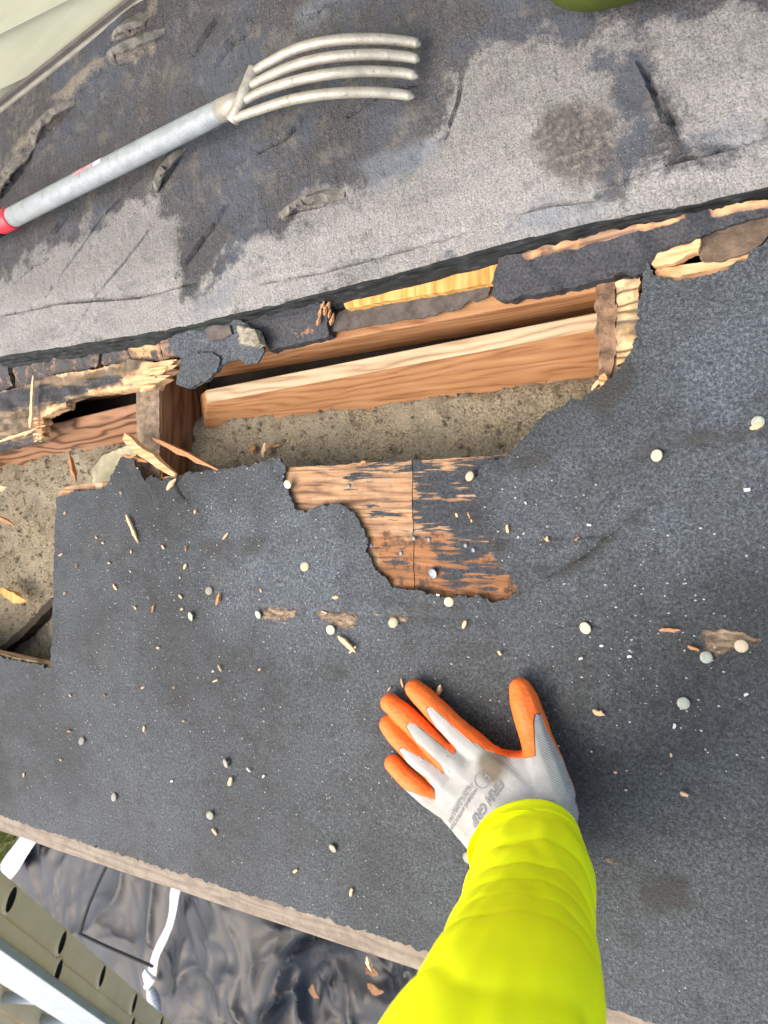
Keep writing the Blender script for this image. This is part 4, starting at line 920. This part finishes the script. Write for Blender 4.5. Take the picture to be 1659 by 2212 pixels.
chain([(228, 430, .0105, .0105), (300, 515, .0130, .0118), (390, 612, .0175, .0121), (500, 706, .0215, .0122), (640, 825, .031, .0155)])           # ring
chain([(262, 678, .0102, .0104), (330, 752, .0122, .0113), (420, 826, .0150, .0115), (500, 890, .0185, .0118), (585, 925, .027, .0150)])          # little
chain([(1056, 208, .0122, .0114), (1082, 285, .0142, .0145), (1122, 400, .0172, .0160), (1155, 520, .0215, .0158), (1205, 660, .028, .0180), (1275, 860, .034, .0190), (1240, 1000, .036, .021)])  # thumb
K = [(880, 650, .030, .0145), (750, 740, .032, .015), (650, 820, .031, .015), (590, 915, .027, .015)]
Wr = [(1285, 990, .033, .021), (1150, 1080, .036, .023), (1010, 1150, .036, .023), (870, 1185, .032, .0205)]
for a_, b_ in zip(K, Wr): chain([a_, b_], .004)
def mid4(p, q, t): return tuple(p[i] + (q[i] - p[i]) * t for i in range(4))
for t in np.linspace(0, 1, 9):
    row = [mid4(a_, b_, t) for a_, b_ in zip(K, Wr)]; chain(row, .004)
for t in np.linspace(.18, 1, 7):                # web between index and thumb
    a_ = mid4((880, 655, .026, .0135), Wr[0], t * .8); b_ = mid4((1175, 655, .024, .0135), (1270, 870, .034, .0185), t); chain([a_, b_], .004)
chain([(940, 640, .020, .0095), (1040, 650, .018, .0085), (1120, 640, .019, .0095)], .003)
def wchain(p, q, r0, r1):
    k = max(1, int((q - p).length / .004))
    for i in range(k + 1): balls.append((p.lerp(q, i / k), r0 + (r1 - r0) * i / k))
for q, off in ((Wr[0], Vector((.014, .004, 0))), (Wr[1], Vector((.004, 0, 0))), (Wr[2], Vector((-.006, 0, 0))), (Wr[3], Vector((-.012, .002, 0)))):
    wchain(H(*q[:3]), arm[1][0] + off, q[3], .024); wchain(arm[1][0] + off, arm[2][0] + off, .024, .024)
bm = bmesh.new()
for c_, r_ in balls:
    bmesh.ops.create_icosphere(bm, subdivisions=2, radius=r_, matrix=Matrix.Translation(c_))
tmp = bpy.data.meshes.new('tmp'); bm.to_mesh(tmp); bm.free(); to = bpy.data.objects.new('tmp', tmp); COL.objects.link(to)
md = to.modifiers.new('r', 'REMESH'); md.mode = 'VOXEL'; md.voxel_size = .0013; md.adaptivity = 0
md = to.modifiers.new('s', 'SMOOTH'); md.factor = .5; md.iterations = 7
dg = bpy.context.evaluated_depsgraph_get(); gl = bpy.data.meshes.new_from_object(to.evaluated_get(dg)); bpy.data.objects.remove(to)
gl.name = 'glove'; nv = len(gl.vertices); co = np.empty(nv * 3, np.float32); gl.vertices.foreach_get('co', co); co = co.reshape(-1, 3)
nr = np.empty(nv * 3, np.float32); gl.vertices.foreach_get('normal', nr); nr = nr.reshape(-1, 3)
# press the palm side on the felt and add knit wrinkles
co[:, 2] = np.where(co[:, 2] < .0022, .0022 + (co[:, 2] - .0022) * .1, co[:, 2])
wrk = fbm(co[:, 0] * 1.0, co[:, 1] * 1.0, 55, 3, 3); co += nr * (0.0006 * wrk)[:, None]
gl.vertices.foreach_set('co', co.ravel())
white_px = [(465, 332), (482, 320), (510, 330), (570, 380), (640, 450), (740, 530), (860, 600), (1000, 640), (1100, 640), (1152, 625), (1148, 560), (1142, 400), (1152, 364), (1190, 364), (1198, 400), (1230, 480), (1280, 570), (1345, 690), (1440, 900), (1440, 1300), (760, 1300), (540, 1010), (430, 935), (340, 890), (332, 840), (400, 862), (470, 888), (525, 902), (510, 830), (470, 770), (400, 720), (340, 660), (296, 592), (310, 573), (400, 620), (480, 660), (580, 742), (562, 690), (480, 610), (400, 540), (340, 442), (358, 420), (380, 422), (470, 480), (560, 560), (635, 618), (652, 600), (640, 570), (590, 515), (540, 460), (490, 390)]
WP = [U2(760.4 + x * .3438, 1417.1 + y * .3438, .032) for x, y in white_px]
sd_ = sdf(co[:, :2].astype(float), WP)
# parallax of the low finger backs: the distance field is read on the fabric's own height
hz = co[:, 2].astype(float); fac = (CAM.z - .032) / (CAM.z - hz)
XYn = np.stack([(co[:, 0] - CAM.x) * fac, (co[:, 1] - CAM.y) * fac], 1); sd_ = sdf(XYn, WP)
palm = np.clip((-nr[:, 2] - .15) * .02, -.02, .02)
orange = np.maximum(-sd_, np.where(nr[:, 2] < -.25, .004, -.02)); orange = np.where(hz > .05, -.02, orange)
at = gl.attributes.new('coat', 'FLOAT', 'POINT'); at.data.foreach_set('value', orange.astype(np.float32))
st = np.array(U2(760.4 + 885 * .3438, 1417.1 + 690 * .3438, .04)); dd = np.hypot(co[:, 0] - st[0], co[:, 1] - st[1])
at = gl.attributes.new('stain', 'FLOAT', 'POINT'); at.data.foreach_set('value', np.clip(1 - dd / .024, 0, 1).astype(np.float32))
n = NT('dipped_glove', .6, .35)
k0 = H(600, 700, 0); k1 = H(1000, 1000, 0); ang = math.atan2(k1.y - k0.y, k1.x - k0.x)
rib = n.wave(205, n.map((1, 1, 1), (0, 0, -ang + math.pi / 2)), 1.2, 2); kn = n.noise(900, 2)
wc = n.ramp(n.noise(22, 4), [(.3, (.34, .335, .32)), (.6, (.45, .45, .445))]); wc = n.mix(n.math('MULTIPLY', n.math('SUBTRACT', 1, rib), .16), wc, (.30, .29, .27))
wc = n.mix(n.math('MULTIPLY', n.step(n.noise(40, 4), .52, .7), .35), wc, (.38, .35, .28))
stn = n.math('MULTIPLY', n.step(n.math('MULTIPLY', n.attr('stain'), n.math('ADD', .6, n.noise(90, 4))), .15, .75), .85); wc = n.mix(stn, wc, (.13, .095, .055))
oc = n.ramp(n.noise(14, 3), [(.3, (.90, .165, .026)), (.7, (.97, .205, .038))]); oc = n.mix(n.math('MULTIPLY', n.step(n.noise(70, 4), .6, .75), .3), oc, (.55, .12, .03))
cm_ = n.step(n.math('ADD', n.attr('coat'), n.math('MULTIPLY', n.math('SUBTRACT', n.noise(120, 3), .5), .002)), -.0007, .0007)
gc = n.mix(cm_, wc, oc); gr_ = n.math('MULTIPLY', n.step(n.noise(210, 4, None, .7), .60, .70), n.step(n.noise(28, 3), .48, .62)); gc = n.mix(n.math('MULTIPLY', gr_, .55), gc, (.09, .07, .055))
n.set('Base Color', gc); n.set('Roughness', n.math('SUBTRACT', .85, n.math('MULTIPLY', cm_, .38)))
hh = n.math('MULTIPLY', n.math('ADD', n.math('MULTIPLY', rib, .8), n.math('MULTIPLY', kn, .4)), n.math('SUBTRACT', 1, cm_))
p_ = n.bump(hh, .0005, .8); p_ = n.bump(n.math('MULTIPLY', n.noise(260, 3), cm_), .0006, .7, p_); p_ = n.bump(n.math('MULTIPLY', n.noise(65, 4, None, .6), cm_), .003, .7, p_); n.bump(cm_, .0007, 1.0, p_)
gl.materials.clear(); gl.materials.append(n.m); gl.polygons.foreach_set('use_smooth', [True] * len(gl.polygons)); gl.update()
glove = link('glove', gl, person)
# printed lettering on the back of the glove
bv = BVHTree.FromPolygons([tuple(v) for v in co], [tuple(p.vertices) for p in gl.polygons])
ink = plain('grey_print', (.21, .21, .22), .8, .2, .3, 500, 0)
def text_print(s, origin, dirp, size, shear=0., bold=0., name='print'):
    cu_ = bpy.data.curves.new('t', 'FONT'); cu_.body = s; cu_.size = size; cu_.shear = shear; cu_.offset = bold; cu_.resolution_u = 2
    to = bpy.data.objects.new('t', cu_); COL.objects.link(to); dg = bpy.context.evaluated_depsgraph_get(); me = bpy.data.meshes.new_from_object(to.evaluated_get(dg)); bpy.data.objects.remove(to)
    bm = bmesh.new(); bm.from_mesh(me); bmesh.ops.triangulate(bm, faces=bm.faces)
    bmesh.ops.subdivide_edges(bm, edges=[e for e in bm.edges if e.calc_length() > size * .25], cuts=2); bmesh.ops.triangulate(bm, faces=bm.faces)
    o_ = Vector((origin.x, origin.y, 0)); d_ = Vector((dirp.x, dirp.y, 0)); d_.normalize(); u_ = Vector((-d_.y, d_.x, 0))
    ok = True
    for v in bm.verts:
        q = o_ + d_ * v.co.x + u_ * v.co.y; hit = bv.ray_cast(Vector((q.x, q.y, .3)), Vector((0, 0, -1)))
        v.co = (hit[0] + hit[1] * .0004) if hit[0] else Vector((q.x, q.y, .03))
    bm.to_mesh(me); bm.free(); me.materials.clear(); me.materials.append(ink); return link(name, me, glove)
ta, tb = H(905, 770, .045), H(700, 1080, .045); td = tb - ta
text_print('FIRM GRIP', H(930, 760, .045), td, .0118, .25, .0004)
text_print('WASHING INSTRUCTIONS', H(786, 815, .045), td, .0050, 0, .0001)
text_print('DO NOT TUMBLE DRY', H(758, 795, .045), td, .0050, 0, .0001)
text_print('HAND WASH DRY', H(735, 800, .045), td, .0045, 0, .0)
text_print('D', H(850, 735, .045), td, .0085, .1, .0003)
cc = H(822, 775, .045); V = []; Fc = []
for k in range(28):
    a_ = 2 * math.pi * k / 28
    for r_ in (.0066, .0075):
        q = Vector((cc.x + r_ * math.cos(a_), cc.y + r_ * math.sin(a_), .3)); hit = bv.ray_cast(q, Vector((0, 0, -1))); V.append(hit[0] + hit[1] * .0004 if hit[0] else q)
for k in range(28): Fc.append((2 * k, 2 * k + 1, 2 * ((k + 1) % 28) + 1, 2 * ((k + 1) % 28)))
obj('print_ring', V, Fc, ink, glove)

# sleeve: forearm rising from the roof, then elbow and upper arm outside the picture
P = spline([a_ for a_, _ in arm], 26); Rd = np.interp(np.linspace(0, len(arm) - 1, len(P)), range(len(arm)), [r for _, r in arm])
NSG = 120; V = []; Fc = []; ref = None; sacc = 0
for i, p in enumerate(P):
    t = (P[min(i + 1, len(P) - 1)] - P[max(i - 1, 0)]).normalized()
    if ref is None: ref = Vector((0, 1, 0))
    s = t.cross(ref).normalized(); u = s.cross(t).normalized(); ref = u
    if i: sacc += (P[i] - P[i - 1]).length
    for k in range(NSG):
        a_ = 2 * math.pi * k / NSG; ca, sa_ = math.cos(a_), math.sin(a_)
        k_in = min(1, max(0, (sacc - .018) / .03)); wob = float(vnoise(ca * 1.1 + 3, sa_ * 1.1 + sacc * 3, 1.0, 5)); wo2 = float(vnoise(ca * 1.6 + 7, sa_ * 1.6 - sacc * 5, 1.0, 15))
        ph = sacc * 150 + 1.3 * sa_ + 1.0 * ca + 2.0 * wob + 1.2 * wo2
        amp = max(.3, .6 + .7 * float(vnoise(ca * .9 + sacc * 9, sa_ * .9 + 4, 1.0, 25))) * k_in
        fold = (.0005 * math.sin(ph) - .0034 * (1 - abs(math.sin(ph * .5 + .6))) ** 3) * (amp + .25 * k_in)
        f2 = (.0018 * float(vnoise(ca * 1.6 + 9, sa_ * 1.6 + sacc * 14, 1.0, 8)) + .0016 * float(vnoise(ca * 4 + 9, sa_ * 4 + sacc * 45, 1.0, 9))) * k_in
        hem = .0012 * math.exp(-((sacc - .002) / .003) ** 2) - .0011 * math.exp(-((sacc - .0155) / .0014) ** 2) + .0006 * (sacc < .0155)
        rr_ = Rd[i] - .0008 + fold + f2 + hem + .0012 * math.sin(3 * a_ + 1)
        V.append(p + (s * ca + u * sa_ * 1.0) * rr_)
nP = len(P)
for i in range(nP - 1):
    for k in range(NSG): Fc.append((i * NSG + k, i * NSG + (k + 1) % NSG, (i + 1) * NSG + (k + 1) % NSG, (i + 1) * NSG + k))
# turned-in hem
b_ = len(V)
for k in range(NSG): V.append(P[0] + (Vector(V[k]) - P[0]) * .95 + Vector((0, 0, .001)))
for k in range(NSG): V.append(P[0] + (Vector(V[k]) - P[0]) * .93 + Vector((0, 0, .02)))
for k in range(NSG):
    k2 = (k + 1) % NSG; Fc.append((k2, k, b_ + k, b_ + k2)); Fc.append((b_ + k2, b_ + k, b_ + NSG + k, b_ + NSG + k2))
Fc.append(tuple(range((nP - 1) * NSG, nP * NSG)))
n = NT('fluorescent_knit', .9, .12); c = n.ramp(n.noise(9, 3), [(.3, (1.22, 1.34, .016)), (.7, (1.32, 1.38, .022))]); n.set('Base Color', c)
kn_ = n.wave(330, n.map((1, 1, 0), (0, 0, .4)), .5, 1); n.bump(n.math('ADD', n.noise(900, 2), kn_), .0004, .6)
n.b.inputs['Subsurface Weight'].default_value = 0.0
slv = obj('sleeve', V, Fc, n.m, person, True)

# ------------------------------------------------------------------ loose splinters and chips
def loose(name, px0, py0, z0, px1, py1, z1, wd, th, mat, label, seed, cat='splinter', n=7, taper=(.35, .2)):
    V, Fc = splinter(U(px0, py0, z0), U(px1, py1, z1), wd, th, seed, n, taper); return rebase(tag(obj(name, V, Fc, mat), label, cat))
loose('wood_splinter', 270, 945, .004, 378, 1030, .004, .0145, .009, M['fresh'], 'largest pale split stick leaning across the left rafter', 1, n=8, taper=(.75, .4))
loose('wood_splinter', 330, 946, -.012, 470, 1016, .004, .008, .006, M['chip2'], 'long thin brown splinter leaning right across the rafter side', 2, n=8)
loose('wood_splinter', 262, 984, -.002, 318, 998, -.006, .0065, .005, M['chip2'], 'short orange splinter lying under the largest split stick', 3)
loose('wood_splinter', 150, 985, -.05, 164, 1042, -.03, .008, .006, M['chip2'], 'brown splinter standing in the insulation left of the rafter', 4)
loose('wood_splinter', 72, 812, .016, 66, 925, .014, .0075, .003, M['chip'], 'straight pale sliver standing across the broken plank', 5, n=8, taper=(.3, .8))
loose('wood_splinter', -5, 955, .012, 80, 926, .012, .004, .003, M['chip'], 'thin pale sliver along the lower end of the broken plank', 6)
loose('wood_splinter', 52, 942, .012, 76, 924, .012, .003, .0025, M['chip'], 'short pale sliver forking off the lower plank sliver', 7)
loose('wood_splinter', 345, 983, -.06, 350, 1030, -.02, .010, .005, M['chip2'], 'orange split piece standing against the rafter behind the sticks', 8)
loose('wood_splinter', 272, 1112, .004, 298, 1174, .004, .0055, .003, M['chip'], 'long pale splinter lying on the dark felt below the rafter', 9)
loose('wood_splinter', 730, 1374, .004, 768, 1408, .004, .0062, .003, M['chip'], 'pale splinter lying below the brown torn patches', 10)
loose('wood_splinter', 360, 1058, .004, 380, 1034, .006, .006, .003, M['chip'], 'short splinter stuck at the torn felt edge under the rafter', 11)
loose('wood_splinter', 468, 1308, .004, 474, 1280, .005, .005, .003, M['chip2'], 'curved brown splinter right of a dull nail head', 12)
loose('wood_splinter', 0, 1275, -.06, 55, 1300, -.06, .02, .006, M['yellow'], 'broad orange split piece lying on the insulation at the left edge', 13, n=8)
loose('wood_splinter', -10, 1115, -.05, 30, 1134, -.05, .007, .005, M['chip2'], 'thin brown splinter low in the left opening', 14)
loose('wood_splinter', 1424, 1361, .003, 1470, 1362, .005, .0035, .0025, M['chip2'], 'thin curved brown splinter left of the large brown torn patch', 15)
loose('wood_splinter', 1620, 926, .003, 1648, 918, .005, .005, .003, M['chip'], 'pale splinter caught under the nail head at the right edge', 16)
loose('wood_splinter', 944, 1502, .003, 952, 1480, .006, .005, .003, M['chip'], 'short splinter standing beside the gloved index fingertip', 17)
loose('wood_splinter', 1280, 1536, .003, 1306, 1545, .003, .0055, .0025, M['chip'], 'pale wood chip lying right of the gloved thumb', 18, cat='chip')
loose('wood_splinter', 500, 1680, .003, 494, 1698, .003, .006, .003, M['chip'], 'orange wood chip below the nail left of the glove', 19, cat='chip')
loose('wood_splinter', 660, 1128, -.07, 668, 1096, -.05, .006, .004, M['chip2'], 'x', 20) if False else None
loose('wood_splinter', 568, 988, -.072, 574, 958, -.06, .008, .004, M['chip'], 'pale splinter standing in the insulation above the torn felt', 21)
loose('wood_splinter', 540, 972, -.078, 552, 966, -.077, .010, .004, M['chip2'], 'small brown chip in the insulation left of the standing splinter', 22, cat='chip')
loose('wood_splinter', 575, 966, -.076, 606, 962, -.076, .005, .004, M['chip2'], 'flat brown splinter in the insulation right of the standing splinter', 23)
loose('wood_splinter', 1278, 842, -.008, 1300, 818, -.008, .004, .003, M['chip'], 'pale sliver at the foot of the right rafter', 24)
loose('wood_splinter', 1302, 834, -.006, 1306, 806, -.01, .009, .004, M['fresh'], 'ragged pale split wood at the foot of the right rafter', 25)
loose('wood_splinter', -12, 1058, -.03, 14, 1052, -.03, .008, .004, M['chip'], 'pale ragged sliver at the left edge above the insulation', 26)
loose('bent_nail', 533, 1658, .003, 541, 1668, .003, .0022, .002, M['chipw'], 'bare grey nail shank lying beside the nail left of the glove', 27, cat='nail')
chips = [(142, 1108), (262, 1064), (224, 1173), (133, 1198), (167, 1222), (237, 1216), (285, 1193), (354, 1182), (403, 1185), (250, 1268), (402, 1222), (391, 1288), (295, 1314), (332, 1315), (394, 1316), (141, 1282), (210, 1161),
         (343, 1399), (153, 1501), (228, 1501), (151, 1579), (133, 1641), (53, 1674), (310, 1485), (377, 1485), (467, 1470), (313, 1572), (398, 1557), (465, 1796), (563, 1445), (476, 1443), (390, 1287), (489, 1158), (702, 1322), (728, 1290), (565, 1275), (423, 1107),
         (1014, 1113), (1020, 1125), (988, 1113), (1097, 1142), (1182, 1166), (727, 1290), (1080, 1410), (1005, 1346), (783, 1000), (1183, 1166), (1247, 1164), (1498, 1400), (763, 1403), (870, 1475), (842, 1488), (1450, 1630), (1480, 1715), (640, 1880), (760, 1926), (1330, 1668)]
cms = []
def chip_label(x, y):
    if (x, y) == (1498, 1400): return 'small wood chip touching the large brown torn patch by the right edge'
    if (x, y) == (640, 1880) or (x, y) == (760, 1926) or (x, y) == (465, 1796): return 'small wood chip near the eave board, %s' % {640: 'middle one of three', 760: 'closest to the sleeve', 465: 'farthest from the sleeve'}[x]
    if x > 1290: return 'small wood chip on the felt right of the gloved thumb'
    if x > 1130: return 'small wood chip on the bare felt right of the torn wood patch'
    if x > 960 and y < 1160: return 'small wood chip at the right margin of the torn wood patch'
    if x > 820 and y > 1440: return 'small wood chip just beyond the gloved fingertips'
    if x > 960: return 'small wood chip above the gloved hand below the torn wood patch'
    if x > 540 and y < 1450: return 'small wood chip around the row of brown torn patches'
    if y > 1520: return 'small wood chip on the lower left felt towards the eave'
    if y > 1400: return 'small wood chip on the felt level with the bottom of the left opening'
    if y > 1255: return 'small wood chip left of the nail row beside the left opening'
    return 'small wood chip on the felt below the exposed left rafter'
for k in range(6):
    r_ = random.Random(k); V, Fc = splinter((-.0045 * r_.uniform(.5, 1.3), 0, .0012), (.0045 * r_.uniform(.5, 1.3), 0, .0014), .0034 * r_.uniform(.7, 1.3), .0018, 50 + k, 4, (.7, .6)); cms.append(mesh('wood_chip', V, Fc, M['chip'] if k else M['chip2']))
r_ = random.Random(9)
for px, py in chips:
    p = U(px, py, .001); o = link('wood_chip', cms[r_.randrange(6)], None, (p.x, p.y, .0012)); o.rotation_euler = (0, 0, r_.uniform(0, 6.3)); s = r_.uniform(.5, 1.1); o.scale = (s, s, 1)
    tag(o, chip_label(px, py), 'chip', 'small wood chips scattered over the dark felt')
wch = []
for k in range(3):
    rr2 = random.Random(k + 40); V, Fc = splinter((-.003, 0, .001), (.003, 0, .001), .0035, .0012, 70 + k, 4, (.9, .8)); wch.append(mesh('white_flake', V, Fc, M['chipw']))
for px, py in ((390, 1248), (283, 1235), (1136, 1087), (1273, 1134), (1281, 1200), (1189, 1301), (1614, 1058), (461, 1450), (570, 1676), (372, 1687), (1457, 1568), (1612, 1500), (947, 1285), (1120, 1160), (298, 1012), (1255, 1422), (1360, 1418), (1300, 1395)):
    p = U(px, py, .001); o = link('white_flake', wch[r_.randrange(3)], None, (p.x, p.y, .0012)); o.rotation_euler = (0, 0, r_.uniform(0, 6.3)); s = r_.uniform(.4, .85); o.scale = (s, s, .8)
    tag(o, 'tiny white flake lying on the dark felt', 'flake', 'white flakes scattered over the dark felt')
# mineral granules nobody could count
rs = np.random.RandomState(11); V = []; Fc = []
cent = np.array([U2(a_, b_) for a_, b_ in ((200, 1400), (300, 1300), (250, 1150), (420, 1330), (480, 1100), (150, 1600), (560, 1040), (350, 1560), (1300, 1400), (560, 1300), (520, 1560), (700, 1150), (1000, 1200), (1450, 1400), (420, 1180), (700, 1950), (800, 1700))])
P2 = np.concatenate([cent[rs.randint(len(cent), size=1100)] + rs.normal(0, .055, (1100, 2)), np.stack([rs.uniform(-1.2, .1, 500), rs.uniform(-.46, .05, 500)], 1)])
ok = inside(P2, felt_poly); P2 = P2[ok]; zz = z_low(P2)
for (x, y), z in zip(P2, zz):
    s = .00035 + .0007 * rs.rand() ** 2; a_ = rs.rand() * 6.28; b_ = len(V)
    for q in range(4): V.append((x + s * (1 + .8 * rs.rand()) * math.cos(a_ + q * 1.57), y + s * math.sin(a_ + q * 1.57), z))
    V.append((x, y, z + s * 1.1)); Fc += [(b_, b_ + 1, b_ + 4), (b_ + 1, b_ + 2, b_ + 4), (b_ + 2, b_ + 3, b_ + 4), (b_ + 3, b_, b_ + 4)]
tag(obj('mineral_granules', V, Fc, M['chipw']), 'tiny pale mineral granules sprinkled over the dark felt', 'granules', kind='stuff')

# ------------------------------------------------------------------ olive bag at the top edge
bp = U(1405, -70, ZU); V = []; Fc = []; NU, NVv = 48, 20
lx0, lx1 = U(1300, -20, .03), U(1790, -20, .03); hw = (lx1.x - lx0.x) / 2; cxm = (lx0.x + lx1.x) / 2; yb = U(1330, 22, ZU + .03).y + .0045
hy = .16
for j in range(NVv + 1):
    v = -1 + 2 * j / NVv; cv = (1 - abs(v) ** 2.6) ** (1 / 2.6)
    for i in range(NU):
        a_ = 2 * math.pi * i / NU; ca, sa_ = math.cos(a_), math.sin(a_); e = 2 / 3.6
        V.append((cxm + hw * 1.75 * cv ** .4 * math.copysign(abs(ca) ** e, ca), yb + hy + hy * cv ** .5 * math.copysign(abs(sa_) ** e, sa_) + .012 * ca * cv, ZU + .004 + .030 * (v + 1) + .02 * abs(sa_ - 1) * 0))
for j in range(NVv):
    for i in range(NU): Fc.append((j * NU + i, j * NU + (i + 1) % NU, (j + 1) * NU + (i + 1) % NU, (j + 1) * NU + i))
Fc += [tuple(range(NU))[::-1], tuple(range(NVv * NU, (NVv + 1) * NU))]
rebase(tag(obj('olive_bag', V, Fc, plain('olive_canvas', (.042, .056, .008), .8, .2, .2, 20, .0008), None, True), 'olive green bag on the upper roofing, only its rounded edge in view', 'bag'))
